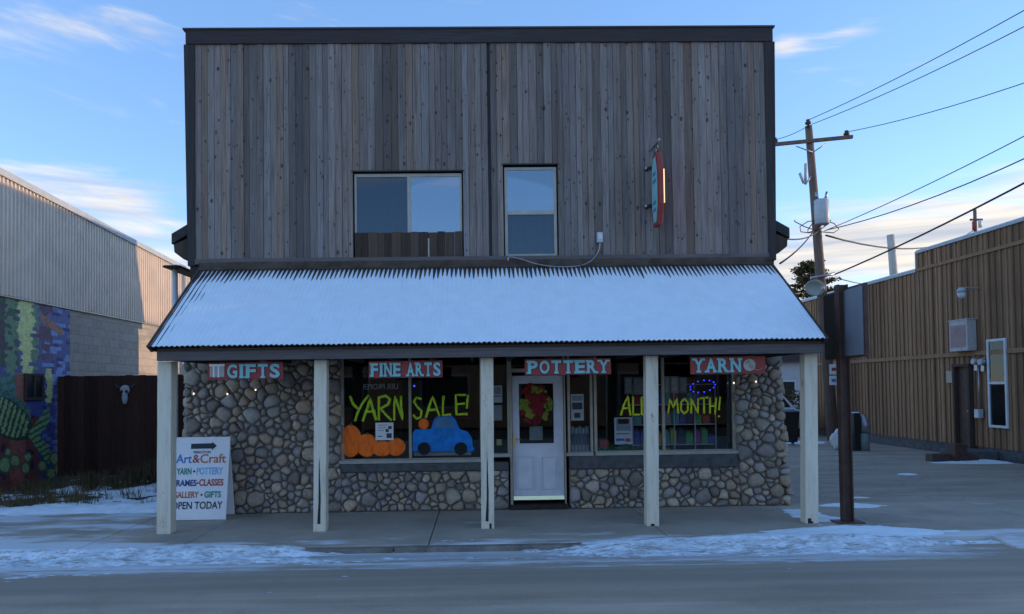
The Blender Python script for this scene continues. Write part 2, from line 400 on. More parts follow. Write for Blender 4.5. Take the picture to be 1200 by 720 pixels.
def asphalt(name, base, snow_band=False):
    t = NT(name); v = t.coord(); g = t.noise(v, 90, 2, 0.5); f = t.noise(t.coord((0.35, 1.6, 1)), 1.3, 6, 0.6); h = t.noise(v, 0.35, 4)
    c = t.ramp(f, [(0.3, sc(base, 0.75)), (0.7, sc(base, 1.3))])
    c = t.mix(t.smooth(g, 0.5, 0.8, 0, 0.5), c, sc(base, 1.9))
    c = t.mix(t.smooth(h, 0.5, 0.75, 0, 0.5), c, sc(base, 0.7))
    if snow_band:
        sp = t.n.new('ShaderNodeSeparateXYZ'); t.link(t.coord(), sp.inputs[0])
        # salt and grit dried along the edge of the carriageway, tyre-swept streaks of snow
        grit = t.smooth(t.math('ADD', sp.outputs[1], t.math('MULTIPLY', f, 0.5)), 7.25, 7.75)
        c = t.mix(t.math('MULTIPLY', grit, 0.75), c, (0.34, 0.285, 0.225))
        s1 = t.math('ADD', t.math('MULTIPLY', t.noise(t.coord((0.22, 3.2, 1), (1.2, 0, 0)), 1.7, 8, 0.7), 0.55), t.math('MULTIPLY', t.noise(t.coord((0.8, 8, 1), (5.2, 3, 0)), 3.6, 7, 0.75), 0.45))
        s2 = t.smooth(sp.outputs[1], 7.5, 8.6, -0.14, 0.17)
        s3 = t.smooth(sp.outputs[0], 4.6, 7.0, 0, -0.18)
        s = t.smooth(t.math('ADD', t.math('ADD', s1, s2), s3), 0.55, 0.67, 0, 0.9)
        c = t.mix(s, c, (0.66, 0.68, 0.72))
        tr = t.noise(t.coord((0.06, 1.9, 1), (0.3, 2.2, 0)), 1.3, 4, 0.55)
        c = t.mix(t.smooth(tr, 0.46, 0.62, 0.0, 0.42), c, sc(base, 0.55))
    else:
        s1 = t.noise(t.coord((0.5, 1, 1), (4, 4, 0)), 0.5, 6, 0.6)
        c = t.mix(t.smooth(s1, 0.60, 0.72, 0, 0.25), c, (0.30, 0.29, 0.28))
    cv = t.n.new('ShaderNodeTexVoronoi'); cv.feature = 'DISTANCE_TO_EDGE'; cv.inputs['Scale'].default_value = 0.42
    wv = t.n.new('ShaderNodeVectorMath'); wv.operation = 'ADD'; t.link(t.coord(), wv.inputs[0])
    nn = t.n.new('ShaderNodeTexNoise'); nn.inputs['Scale'].default_value = 2.2; nn.inputs['Detail'].default_value = 6; t.link(t.coord(), nn.inputs['Vector']); t.link(nn.outputs['Color'], wv.inputs[1])
    t.link(wv.outputs[0], cv.inputs['Vector'])
    c = t.mix(t.smooth(cv.outputs['Distance'], 0.010, 0.003, 0, 0.0 if snow_band else 0.35), c, sc(base, 0.35))
    pn = t.noise(t.coord((1, 1, 1), (8, 2, 0)), 2.6, 6, 0.7)
    c = t.mix(t.smooth(pn, 0.55, 0.72, 0, 0.35), c, sc(base, 0.6))
    t.bump(g, 0.4, 0.005); return t.done(c, 0.8, 0, 0.3)
M['road'] = asphalt('road_asphalt', (0.44, 0.34, 0.255), True)
M['lot'] = asphalt('lot_asphalt', (0.34, 0.275, 0.22))
M['dirt'] = mat('bare_dirt', (0.085, 0.068, 0.05), 0.95, 0.4, 3, bump=0.5, bd=0.03)
M['kerb'] = mat('kerb_concrete', (0.20, 0.175, 0.15), 0.9, 0.4, 5, bump=0.4)
def block_mat():
    t = NT('concrete_block'); tc = t.n.new('ShaderNodeTexCoord'); sp = t.n.new('ShaderNodeSeparateXYZ'); t.link(tc.outputs['Object'], sp.inputs[0])
    cb = t.n.new('ShaderNodeCombineXYZ'); t.link(sp.outputs[1], cb.inputs[0]); t.link(sp.outputs[2], cb.inputs[1])
    br = t.n.new('ShaderNodeTexBrick'); t.link(cb.outputs[0], br.inputs['Vector']); br.inputs['Scale'].default_value = 1.0
    br.inputs['Brick Width'].default_value = 0.4; br.inputs['Row Height'].default_value = 0.2; br.inputs['Mortar Size'].default_value = 0.006
    br.inputs['Color1'].default_value = (0.45, 0.365, 0.29, 1); br.inputs['Color2'].default_value = (0.55, 0.46, 0.38, 1); br.inputs['Mortar'].default_value = (0.26, 0.22, 0.19, 1)
    f = t.noise(t.coord(), 9, 5); c = t.mix(0.35, br.outputs[0], t.ramp(f, [(0.3, (0.24, 0.21, 0.18)), (0.7, (0.52, 0.45, 0.37))]))
    t.bump(br.outputs['Fac'], -0.5, 0.006); return t.done(c, 0.9, 0, 0.2)
M['block'] = block_mat()
M['metal_siding'] = mat('tan_metal_siding', (0.80, 0.66, 0.54), 0.5, 0.08, 2, bump=0.05)
M['mural'] = None
def mural_mat():
    t = NT('mural_paint'); f = t.noise(t.coord(), 14, 5); c = t.mix(1.0, t.attr(), t.ramp(f, [(0.3, (0.75, 0.75, 0.75)), (0.7, (1.2, 1.2, 1.2))]), 'MULTIPLY')
    t.bump(f, 0.2, 0.004); return t.done(c, 0.6, 0, 0.3)
M['mural'] = mural_mat()
M['fence'] = wood_siding('dark_brown_fence_wood', (0.062, 0.029, 0.021), False)
M['batten'] = wood_siding('brown_batten_board', (0.35, 0.205, 0.118), False)
M['brown_steel'] = mat('brown_painted_steel', (0.085, 0.045, 0.035), 0.55, 0.3, 7)
M['white'] = mat('white_board_paint', (0.80, 0.77, 0.78), 0.5, 0.05, 3, bump=0.03)
M['flat'] = None
def flat_mat(name, rough=0.6, spec=0.3):
    t = NT(name); f = t.noise(t.coord(), 18, 4); c = t.mix(1.0, t.attr(), t.ramp(f, [(0.3, (1.05, 1.05, 1.05)), (0.7, (1.45, 1.45, 1.45))]), 'MULTIPLY')
    return t.done(c, rough, 0, spec)
M['flat'] = flat_mat('coloured_paint')
M['red'] = mat('red_sign_paint', (0.30, 0.050, 0.045), 0.55, 0.15, 6, bump=0.05)
M['teal'] = mat('pale_teal_sign_paint', (0.26, 0.52, 0.52), 0.55, 0.1, 6, bump=0.03)
M['navy'] = mat('navy_outline_paint', (0.02, 0.03, 0.06), 0.6, 0.1, 6, bump=0)
M['lime'] = mat('lime_window_paint', (0.50, 0.72, 0.03), 0.6, 0.32, 22, bump=0.2)
M['lemon'] = mat('lemon_window_paint', (0.74, 0.78, 0.03), 0.6, 0.28, 22, bump=0.2)
M['orange'] = mat('orange_poster_paint', (1.0, 0.17, 0.012), 0.6, 0.3, 9, stretch=(2, 2, 0.6))
M['blue'] = mat('blue_poster_paint', (0.010, 0.20, 0.62), 0.55, 0.3, 9)
M['ltblue'] = mat('slate_blue_poster_paint', (0.09, 0.22, 0.36), 0.55, 0.15, 5)
M['room'] = mat('dark_interior', (0.05, 0.045, 0.04), 0.9, 0.3, 3)
M['concrete_dark'] = mat('window_ledge_concrete', (0.10, 0.098, 0.10), 0.9, 0.3, 8)
M['tree_leaf'] = mat('conifer_foliage', (0.075, 0.068, 0.032), 0.8, 0.4, 3, attr=True)
M['bark'] = mat('bark', (0.08, 0.06, 0.045), 0.9, 0.3, 8)
M['pole'] = mat('creosote_pole_wood', (0.17, 0.115, 0.09), 0.85, 0.3, 4, stretch=(6, 6, 0.5))
M['galv'] = mat('galvanised_grey', (0.45, 0.47, 0.49), 0.45, 0.1, 5, bump=0.03)
M['wire'] = mat('black_cable', (0.03, 0.03, 0.032), 0.6, 0.2, 5, bump=0)
M['dry'] = mat('dry_weed', (0.16, 0.115, 0.06), 0.9, 0.3, 4, attr=True, bump=0)
M['render'] = mat('pale_house_siding', (0.45, 0.47, 0.50), 0.8, 0.08, 3)
M['rubber'] = mat('tyre_rubber', (0.02, 0.02, 0.02), 0.8, 0.2, 8)
M['car'] = mat('silver_car_paint', (0.55, 0.57, 0.60), 0.25, 0.04, 3, bump=0, spec=0.6)
M['shingle'] = mat('dark_shingle', (0.05, 0.047, 0.045), 0.9, 0.3, 9)
def emit(name, c, s):
    t = NT(name); t.b.inputs['Base Color'].default_value = (*c, 1); t.b.inputs['Emission Color'].default_value = (*c, 1); t.b.inputs['Emission Strength'].default_value = s; return t.m
M['led_blue'] = emit('blue_led', (0.03, 0.04, 1.0), 0.9)
M['bulb'] = emit('warm_bulb', (1.0, 0.9, 0.75), 0.45)
M['glow_strip'] = emit('warm_edge_glow', (1.0, 0.62, 0.28), 0.42)

# ------------------------------------------------------------------ the ground
YW = 11.6                      # front plane of the shop
def sheet(name, m, x0, x1, y0, y1, z, kind='structure'):
    b = MB(); b.poly([(x0, y0, z), (x1, y0, z), (x1, y1, z), (x0, y1, z)]); o = b.build(name, m, recalc=False); return struct(o, kind)
sheet('ground', M['dirt'], -500, 500, -300, 900, -0.24)
RZ = -0.07
sheet('road', M['road'], -120, 120, -5.0, 8.97, RZ)
mb = MB()
xs = [-60, -30, -20, -14, -10.9, -7.9, -4.95, -3.7, -0.65, 2.35, 4.55, 7.6, 10.7, 14, 22, 40, 60]
for a, b in zip(xs, xs[1:]):
    back = 11.86 if b < -4 else (YW + 0.3 if b < 4.6 else 11.75)
    mb.box(a + 0.006, b - 0.006, 9.10, back, -0.2, random.uniform(-0.003, 0.003))
struct(mb.build('sidewalk', M['concrete'], bevel=0.006))
mb = MB()
x = -40
while x < 40:
    L = random.uniform(2.8, 3.2); mb.box(x, x + L - 0.012, 8.96, 9.09, -0.22, random.uniform(-0.018, -0.004) - (0.06 if 5.2 < x + L / 2 < 11 else 0)); x += L
struct(mb.build('kerb', M['kerb'], bevel=0.015))
sheet('parking_lot', M['lot'], 4.45, 60, 11.75, 70, -0.012)

def field(name, m, x0, x1, y0, y1, nx, ny, fn, floor, kind='stuff'):
    """a height field that only keeps the cells where fn(x, y) lies above floor"""
    b = MB(); h = {}
    for j in range(ny + 1):
        for i in range(nx + 1):
            X = x0 + (x1 - x0) * i / nx; Y = y0 + (y1 - y0) * j / ny; z = fn(X, Y); h[i, j] = (X, Y, z)
    idx = {}
    for j in range(ny):
        for i in range(nx):
            q = [(i, j), (i + 1, j), (i + 1, j + 1), (i, j + 1)]
            if max(h[k][2] for k in q) < floor: continue
            f = []
            for k in q:
                if k not in idx: idx[k] = len(b.v); b.v.append(h[k])
                f.append(idx[k])
            b.face(f, (1, 1, 1), 0, True)
    o = b.build(name, m, recalc=False); return struct(o, kind)
def bell(v, c, w): return math.exp(-((v - c) / w) ** 2)
def sstep(a, b, v): t = max(0.0, min(1.0, (v - a) / (b - a))); return t * t * (3 - 2 * t)
def bank(x, y):
    n = fbm(x * 0.55, y * 2.2, 3.1, 5); n2 = fbm(x * 3.2, y * 10.0, 8.1, 5); n3 = mn.noise((x * 13, y * 24, 3.3))
    base = RZ - RZ * sstep(8.72, 9.02, y + 0.10 * n)
    gap = max(0.0, 1 - ((x + 0.4) / 1.9) ** 4)                       # bare, swept stretch of kerb in front of the door
    amp = 1.0 if x < 4.4 else max(0.0, 1 - (x - 4.4) / 1.7)
    left = max(0.0, min(1.0, (-1.6 - x) / 1.5))
    street = 0.052 * bell(y, 8.66, 0.19) * (1 - 0.45 * gap) + 0.012 * bell(y, 8.15, 0.2) * (0.3 + .7 * left) + 0.010 * bell(y, 7.75, 0.14) * left
    crest = (0.055 * (1 - gap) - 0.035 * gap) * bell(y, 8.97, 0.13)
    right = bell(x, 4.75, 1.15) * bell(y, 9.42, 0.34) * 0.085 + bell(x, 2.9, 1.5) * bell(y, 9.12, 0.14) * 0.055
    lf = left * bell(y, 9.08, 0.10) * 0.03
    pat = bell(x, 4.75, 0.28) * bell(y, 10.75, 0.5) * 0.07 + bell(x, 5.75, 0.5) * bell(y, 11.4, 0.22) * 0.065
    rough = n * 0.06 + n2 * 0.045 + n3 * 0.016 if y < 9.0 else n * 0.06 + n2 * 0.03 + n3 * 0.006
    return base + (street + crest + lf) * amp + right + pat + rough - 0.034
field('snow_bank', M['dirty_snow'], -11, 7.2, 7.3, 9.0, 640, 130, bank, RZ - 0.006)
field('kerb_snow', M['snow'], -11, 7.2, 9.0, 11.9, 480, 130, bank, -0.006)
mb = MB(); mb.prism([(6.3, 9.12, 0.002), (6.3, 8.55, RZ + .003), (6.3, 8.55, RZ - .1), (6.3, 9.12, -.15)], (9, 0, 0)); struct(mb.build('driveway_apron', M['concrete']))
def yard(x, y): return -0.02 + 0.18 * max(0, (y - 12.2) / 3.4) + 0.05 * fbm(x, y, 1.0) + 0.02 * fbm(x * 5, y * 5, 1.0)
field('yard', M['dirt'], -9.6, -4.4, 11.85, 17.5, 80, 80, yard, -9, 'structure')
def yard_snow(x, y):
    n = fbm(x * 1.1, y * 1.6, 21.0, 5); n2 = fbm(x * 5, y * 7, 4.0, 3)
    t = 0.11 * bell(y, 12.25, 0.45) + 0.065 * bell(y, 13.9, 0.9) * bell(x, -5.6, 2.0) - 0.022
    return yard(x, y) + t + n * 0.10 + n2 * 0.03
b_ = MB()
field('yard_snow', M['snow'], -9.6, -4.4, 11.75, 15.6, 200, 150, lambda x, y: yard_snow(x, y) if yard_snow(x, y) > yard(x, y) - 0.012 else -1, -0.5)
def lot_snow(x, y):
    n = fbm(x * 1.3, y * 0.9, 31.0, 5); t = -0.03
    for (cx, cy, sx, sy, a) in [(11.6, 17.4, 1.0, 0.45, 0.07), (11.9, 18.6, .5, 1.4, 0.045), (10.3, 24.0, 1.0, 0.8, 0.08), (11.2, 22.2, 0.6, 0.4, 0.06), (7.5, 14.2, 0.0001, 0.3, 0.0), (6.3, 12.3, 0.35, .15, 0.045), (8.9, 15.3, .3, .2, .04)]:
        if sx > 0.01: t += a * bell(x, cx, sx) * bell(y, cy, sy)
    return -0.012 + t + 0.035 * n
field('lot_snow', M['snow'], 5, 12.4, 11.9, 26, 150, 280, lot_snow, -0.014)

# ------------------------------------------------------------------ the shop building
XL = P(221, 200, YW).x; XR = P(906, 200, YW).x
ZT = P(570, 36.2, YW).z
shop = thing('shop_building', 'two storey shop with weathered plank false front, cobblestone walls and snowy porch roof', 'shop', (0, YW, 0))
def pxX(px, py=440, Y=YW): return P(px, py, Y).x
def pxZ(py, px=570, Y=YW): return P(px, py, Y).z
z_low = pxZ(301); z_top = pxZ(52)
w1 = rect(414, 201, 543, 305, YW); w2 = rect(590, 193, 654, 301, YW)
# plank wall: each plank its own width, set-back and tone
def planks(x0, x1, z0, z1, y, openings, parentmb, wmin=0.10, wmax=0.165, seed=1, thick=0.024):
    rnd = random.Random(seed)
    edges = [x0]; forced = sorted([e for o in openings for e in o[:2]] + [x1])
    x = x0
    for fe in forced:
        n = max(1, round((fe - x) / rnd.uniform(0.095, 0.115))); ws = [rnd.uniform(wmin, wmax) for _ in range(n)]
        k = (fe - x) / sum(ws)
        for w in ws: x += w * k; edges.append(x)
        x = fe
    last = 1.0
    for a, b in zip(edges, edges[1:]):
        v = 0.35 * last + 0.65 * rnd.choice([0.48, 0.66, 0.82, 0.95, 1.05, 1.16, 1.34]); last = v
        tint = rnd.choice([-.07, -.04, -.02, 0, .03, .12]); c = (v * (1 + tint), v, v * (1 - tint))
        yo = rnd.choice([0, 0.004, 0.010, 0.016])
        spans = [(z0, z1)]
        for (ox0, ox1, oz0, oz1) in openings:
            if a >= ox0 - 1e-6 and b <= ox1 + 1e-6:
                spans = [s for s in [(z0, oz0), (oz1, z1)] if s[1] - s[0] > 0.02]
        for s in spans: parentmb.box(a + 0.0025, b - 0.0025, y - thick - yo, y - 0.001, s[0], s[1], c)
mb = MB()
xs_seam0, xs_seam1 = pxX(571, 120), pxX(574.5, 120)
tw = 0.115
planks(XL + tw, xs_seam0, z_low, z_top, YW, [w1], mb, seed=3)
planks(xs_seam1, XR - tw, z_low, z_top, YW, [w2], mb, seed=5)
mb.box(xs_seam0 - .01, xs_seam1 + .01, YW - 0.012, YW - 0.002, z_low, z_top, (0.25, 0.25, 0.27))
mb.build('plank_wall', M['siding'], shop)
# core of the building behind the front
YB = 20.0
mb = MB()
def wall_with_holes(mb, x0, x1, z0, z1, y0, y1, holes):
    xs = sorted(set([x0, x1] + [h[0] for h in holes] + [h[1] for h in holes])); zs = sorted(set([z0, z1] + [h[2] for h in holes] + [h[3] for h in holes]))
    for a, b in zip(xs, xs[1:]):
        for c, d in zip(zs, zs[1:]):
            cx, cz = (a + b) / 2, (c + d) / 2
            if any(h[0] < cx < h[1] and h[2] < cz < h[3] for h in holes): continue
            mb.box(a, b, y0, y1, c, d)
z_pr = pxZ(312)                       # where the porch roof meets the wall
wall_with_holes(mb, XL + 0.02, XR - 0.02, z_pr - 0.3, ZT - 0.06, YW, YW + 0.14, [w1, w2])
mb.build('front_wall', M['trim'], shop)
mb = MB()
mb.box(XL + 0.02, XL + 0.2, YW + 0.14, YB, 0, 4.1); mb.box(XR - 0.2, XR - 0.02, YW + 0.14, YB, 0, 4.1); mb.box(XL + 0.2, XR - 0.2, YB - 0.2, YB, 0, 4.1)
mb.prism([(XL + 0.02, YB - 0.2, 4.1), (XR - 0.02, YB - 0.2, 4.1), (0, YB - 0.2, 6.95)], (0, 0.2, 0))
mb.build('rear_wall', M['batten'], shop)
mb = MB()
EX0, EX1 = P(209.5, 290, YW + 0.3).x, P(917, 283, YW + 0.3).x
ZE = P(209.5, 290, YW + 0.3).z
for ex in (EX0, EX1):
    mb.prism([(ex, YW + 0.02, ZE), (0, YW + 0.02, 7.1), (0, YW + 0.02, 7.25), (ex, YW + 0.02, ZE + 0.16)], (0, YB - YW + 0.15, 0))
gable = mb.build('roof', M['shingle'], shop)
for ex, s in ((EX0, 1), (EX1, -1)):
    mb = MB(); mb.prism([(ex + s * .03, YW + 0.03, ZE - 0.01), (ex + s * 0.04, YW + .03, ZE - 0.13), (ex + s * 0.18, YW + .03, ZE - 0.24), (ex + s * 0.32, YW + .03, ZE - 0.24), (ex + s * .32, YW + .03, ZE + .12)], (0, 7.5, 0)); mb.build('eave', M['plank'], shop)
mb = MB()      # parapet cap and corner boards
mb.box(XL - 0.02, XR + 0.02, YW - 0.065, YW + 0.16, z_top, ZT, (1, 1, 1))
mb.box(XL - 0.06, XR + 0.05, YW - 0.085, YW + 0.18, ZT, ZT + 0.03, (1.3, 1.3, 1.4))
mb.build('parapet_board', M['trim_h'], shop, 0.005)
zc = pxZ(309)
for s, x in ((1, XL), (-1, XR)):
    lean = 0.055
    for side in (0,):
        mb = MB(); pts = [(x - s * lean * 0, YW - 0.05, zc), (x + s * tw, YW - 0.05, zc), (x + s * tw, YW - 0.05, z_top), (x - s * lean, YW - 0.05, z_top)]
        mb.prism(pts, (0, 0.19, 0)); mb.build('corner_board', M['trim'], shop, 0.005)
mb = MB(); mb.box(XL + tw, XR - tw, YW - 0.062, YW - 0.002, pxZ(307.5), z_low - 0.001, (1, 1, 1)); mb.build('base_board', M['fascia'], shop, 0.005)

# upper windows
def pane(name, x0, x1, z0, z1, y, m, parent):
    return MB().box(x0, x1, y, y + 0.006, z0, z1).build(name, m, parent)
fr = MB(); Y0, Y1 = YW - 0.012, YW + 0.06
def frame_mb(mb, r, t, y0, y1):
    x0, x1, z0, z1 = r
    mb.box(x0, x0 + t, y0, y1, z0, z1); mb.box(x1 - t, x1, y0, y1, z0, z1); mb.box(x0 + t, x1 - t, y0, y1, z0, z0 + t); mb.box(x0 + t, x1 - t, y0, y1, z1 - t, z1)
a = rect(415.5, 203.5, 541.5, 304, YW)
frame_mb(fr, a, 0.035, Y0 + .02, Y1); mm = rect(477.5, 203, 481.5, 304, YW); fr.box(mm[0], mm[1], Y0 + .015, Y1 - .01, a[2] + .035, a[3] - .035)
fr.box(a[0] + .035, a[1] - .035, Y0 + .02, Y1, pxZ(206.5), pxZ(205))
wf = fr.build('upper_window', M['frame'], shop, 0.003)
wf['label'] = 'sliding upper window with its lower half boarded up'
pane('window_pane', a[0] + .035, mm[0], a[2] + .035, a[3] - .035, YW + 0.03, M['dim_glass'], wf)
pane('window_pane', mm[1], a[1] - .035, a[2] + .035, a[3] - .035, YW + 0.022, M['sky_glass'], wf)
rnd = random.Random(4); mb = MB(); x = a[0] + 0.004; zb0, zb1 = pxZ(303), pxZ(272)
gap = pxX(502.5, 290)
while x < a[1] - 0.02:
    w = min(rnd.uniform(0.09, 0.16), a[1] - 0.004 - x); e = x + w
    v = rnd.uniform(0.65, 1.5); mb.box(x + 0.002, e - 0.003, YW - 0.022, YW - 0.002 - 0.01, zb0, zb1 + rnd.uniform(-0.008, 0.012), (v * 1.05, v, v * 0.95)); x = e
mb.build('cover_boards', M['plank'], wf)
mb = MB(); mb.box(gap - .012, gap + .012, YW - 0.03, YW - 0.0235, zb0, zb1 - 0.10); mb.build('batten_strip', M['frame'], wf)
mb = MB(); mb.box(w1[0] - .02, w1[1] + .02, YW - 0.05, YW - 0.026, w1[3] - 0.012, w1[3] + 0.004); mb.box(w2[0] - .02, w2[1] + .02, YW - 0.05, YW - 0.026, w2[3] - 0.012, w2[3] + .004)
mb.build('head_shadow_strip', M['trim_h'], shop)  # dark strips built in for the thin shadow line above the upper windows
b = rect(591.5, 196, 652.5, 301, YW); fr = MB(); frame_mb(fr, b, 0.045, Y0 + .018, Y1)
r2 = rect(592, 247, 652, 251.5, YW); fr.box(b[0] + .045, b[1] - .045, Y0 + .022, Y1 - .02, r2[2], r2[3])
wf2 = fr.build('upper_window', M['frame'], shop, 0.003)
pane('window_pane', b[0] + .045, b[1] - .045, r2[3], b[3] - .045, YW + 0.02, M['sky_glass'], wf2)
pane('window_pane', b[0] + .045, b[1] - .045, b[2] + .045, r2[2], YW + 0.034, M['dim_glass'], wf2)
bl_m = (mat('grey_blind', (0.17, 0.20, 0.22), 0.9, 0.25, 3, stretch=(6, 1, 0.4)))
MB().box(w1[0] - .1, mm[0], YW + 0.145, YW + 0.155, w1[2], w1[3]).build('window_blind', bl_m, wf)
MB().box(w2[0] - .1, w2[1] + .1, YW + 0.145, YW + 0.155, w2[2], r2[2]).build('window_blind', bl_m, wf2)
mb = MB(); mb.box(w1[0] - .2, w2[1] + .2, YW + 0.6, YW + 0.62, w1[2] - .1, w2[3] + .2); mb.build('upper_room', M['room'], shop)

# porch roof of corrugated metal under snow
YE = 9.72; Z_E = P(575, 402, YE).z; Z_R = pxZ(311)
RX0, RX1 = (P(186, 404, YE).x + P(229, 312, YW).x) / 2, (P(963, 396, YE).x + P(904, 308, YW).x) / 2
per = 0.068; amp = 0.013
nu = int((RX1 - RX0) / per * 8)
slope = Vector((0, YW - 0.03 - YE, Z_R - Z_E)); SL = slope.length; su = slope.normalized(); sn = Vector((0, -su.z, su.y))
def rp(x, v, h): q = Vector((x, YE, Z_E)) + su * v + sn * h; return (q.x, q.y, q.z)
def rustc(x, v): 
    n = 0.9 + 0.7 * fbm(x * 1.5, v * 1.0, 2); return (n, n, n)
mb = MB(); nv = 4
for j in range(nv + 1):
    for i in range(nu + 1):
        x = RX0 + (RX1 - RX0) * i / nu; mb.v.append(rp(x, SL * j / nv, amp * math.sin(2 * math.pi * (x - RX0) / per)))
for j in range(nv):
    for i in range(nu): q = j * (nu + 1) + i; mb.face([q, q + 1, q + nu + 2, q + nu + 1], (1, 1, 1), 0, True)
roof = mb.build('porch_roof', M['rust'], shop, recalc=False)
sol = roof.modifiers.new('thickness', 'SOLIDIFY'); sol.thickness = 0.004; sol.offset = -1
mb = MB(); nv = 120
for j in range(nv + 1):
    for i in range(nu + 1):
        x = RX0 + (RX1 - RX0) * i / nu; v = 0.004 + (SL - 0.03) * j / nv
        up = (SL - v)                              # metres below the ridge
        melt = 0.30 + 0.16 * fbm(x * 2.1, 0.3, 5.0, 3) + (0.22 * max(0, 1 - (x - RX0) / 0.7)) + 0.34 * max(0, fbm(x * 7, 1.0, 9.0, 2))
        t = max(-1, min(1, (up - melt) / 0.22))
        s = 0.013 * t + 0.003
        if x - RX0 < 0.5: s = min(s, 0.005 + 0.012 * (x - RX0) / 0.5 + 0.008 * fbm(x * 3, v * 2, 3))
        low = v / 0.10
        if low < 1: s -= (1 - low) * (0.006 + 0.012 * fbm(x * 5, 4.0, 1.0, 3))
        cor = amp * math.sin(2 * math.pi * (x - RX0) / per)
        cover = max(0, min(1, (s - 0.003) / 0.013))
        h = s + 0.003 * fbm(x * 2, v * 0.7, 6) + cor * cover * (0.05 + 0.22 * max(0, min(1, 0.4 + 1.6 * fbm(x * 0.9, v * 1.6, 17.0, 3)))) 
        if low < 1: h += cor * 0.55 * (1 - low)
        mb.v.append(rp(x, v, h))
for j in range(nv):
    for i in range(nu): q = j * (nu + 1) + i; mb.face([q, q + 1, q + nu + 2, q + nu + 1], (1, 1, 1), 0, True)
sn_o = mb.build('roof_snow', M['snow'], shop, recalc=False); sn_o['label'] = 'thin sheet of snow on the porch roof'
# ridge flashing, side trim, fascia
mb = MB(); mb.box(RX0 - .03, RX1 + .03, YW - 0.075, YW - 0.064, Z_R - 0.015, pxZ(305.5)); mb.prism([(RX0 - .03, YW - 0.064, Z_R + .012), (RX0 - .03, YW - 0.13, Z_R - 0.035), (RX0 - .03, YW - 0.125, Z_R - 0.055), (RX0 - .03, YW - 0.064, Z_R - .015)], (RX1 - RX0 + .06, 0, 0))
mb.build('roof_flashing', M['rust'], shop)
for x in (RX0 - 0.035, RX1 + 0.005):
    mb = MB(); mb.prism([rp(x, -0.02, 0.02), rp(x, SL, 0.02), rp(x, SL, -0.12), rp(x, 0.06, -0.12)], (0.03, 0, 0))
    mb.prism([rp(x + .004, 0.1, -0.1), rp(x + .004, SL, -0.1), (x + .004, YW - 0.1, Z_E - 0.05), (x + .004, YE + .1, Z_E - 0.05)], (0.02, 0, 0))
    mb.build('roof_side_board', M['plank'], shop)
zf0 = P(575, 418.5, 9.85).z; FX0, FX1 = P(183.5, 412, 9.85).x, P(964.5, 405, 9.85).x
mb = MB(); mb.box(FX0, FX1, 9.85, 9.93, zf0, Z_E - 0.035, (1, 1, 1)); mb.build('fascia', M['fascia'], shop, 0.006)
mb = MB(); mb.box(FX0 + .03, FX1 - .03, 9.80, 9.846, Z_E - 0.045, Z_E - 0.018, (1, 1, 1)); mb.build('eave_strip', M['plank'], shop, 0.004)
mb = MB(); mb.box(FX0 + 0.1, FX1 - 0.1, 9.94, YW - 0.03, Z_E - 0.06, Z_E - 0.04)
for k in range(16):
    x = FX0 + 0.2 + k * (FX1 - FX0 - 0.4) / 15; mb.box(x - .02, x + .02, 9.935, YW - 0.03, Z_E - 0.18, Z_E - 0.061)
mb.build('porch_ceiling', M['plank'], shop)
# five posts
for (pt, pb, w, yb) in ((196, 195, 16, 624.5), (377, 376, 14.5, 621), (570.5, 571.5, 15, 615.5), (762.5, 763.5, 14.5, 614), (947.5, 948.5, 15, 612.5)):
    YP = 10.12; a_ = P(pt, 425, YP); b_ = G(pb, yb, 0.0); hw = w / 2 * YP / 867
    t = MB(); n0 = 8
    xb = P(pb, yb - 3, YP).x; xt = a_.x
    def cx(z): return xb + (xt - xb) * z / zf0
    rings = []
    for k in range(n0 + 1):
        z = 0.10 + (zf0 - 0.10) * k / n0; c = cx(z); i0 = len(t.v); wv = hw * (1 + 0.012 * math.sin(k * 2.1 + pt))
        t.v += [(c - wv, YP - hw, z), (c + wv, YP - hw, z), (c + wv, YP + hw, z), (c - wv, YP + hw, z)]; rings.append(i0)
    for k in range(n0):
        for j in range(4): p, q = rings[k], rings[k + 1]; t.face([p + j, p + (j + 1) % 4, q + (j + 1) % 4, q + j])
    t.face([rings[0] + j for j in (3, 2, 1, 0)]); t.face([rings[-1] + j for j in range(4)])
    po = t.build('porch_post', M['post'], shop, 0.006)
    # chewed foot: uneven slivers of paint over a dark rotten core
    rr = random.Random(int(pt)); f = MB(); c = cx(0)
    f.box(c - hw * 0.9, c + hw * 0.9, YP - hw * 0.9, YP + hw * 0.9, 0.0, 0.099); f.build('rotten_foot', M['rot'], po)
    f = MB(); x = c - hw
    while x < c + hw - 0.005:
        w_ = min(rr.uniform(0.02, 0.055), c + hw - x); lo = rr.choice([0.0, 0.0, 0.0, 0.03, 0.07]); f.box(x, x + w_, YP - hw, YP - hw + 0.012, lo, 0.101); x += w_
    f.box(c + hw - .01, c + hw - 0.001, YP - hw + .0125, YP + hw, 0.0, 0.101); f.box(c - hw + .001, c - hw + .01, YP - hw + .0125, YP + hw, 0.0, 0.101)
    f.build('foot_casing', M['post'], po)
    if pt in (571 - .5, 377):        # long split in the paint
        f = MB(); f.prism([(c - .03, YP - hw - 0.0015, 0.1), (c + 0.012, YP - hw - .0015, 0.1), (c + .018, YP - hw - .0015, 0.5), (c + .005, YP - hw - .0015, 1.0), (c - 0.004, YP - hw - .0015, 0.9), (c - .01, YP - hw - .0015, 0.4)], (0, 0.004, 0)); f.build('paint_split', M['rot'], po)

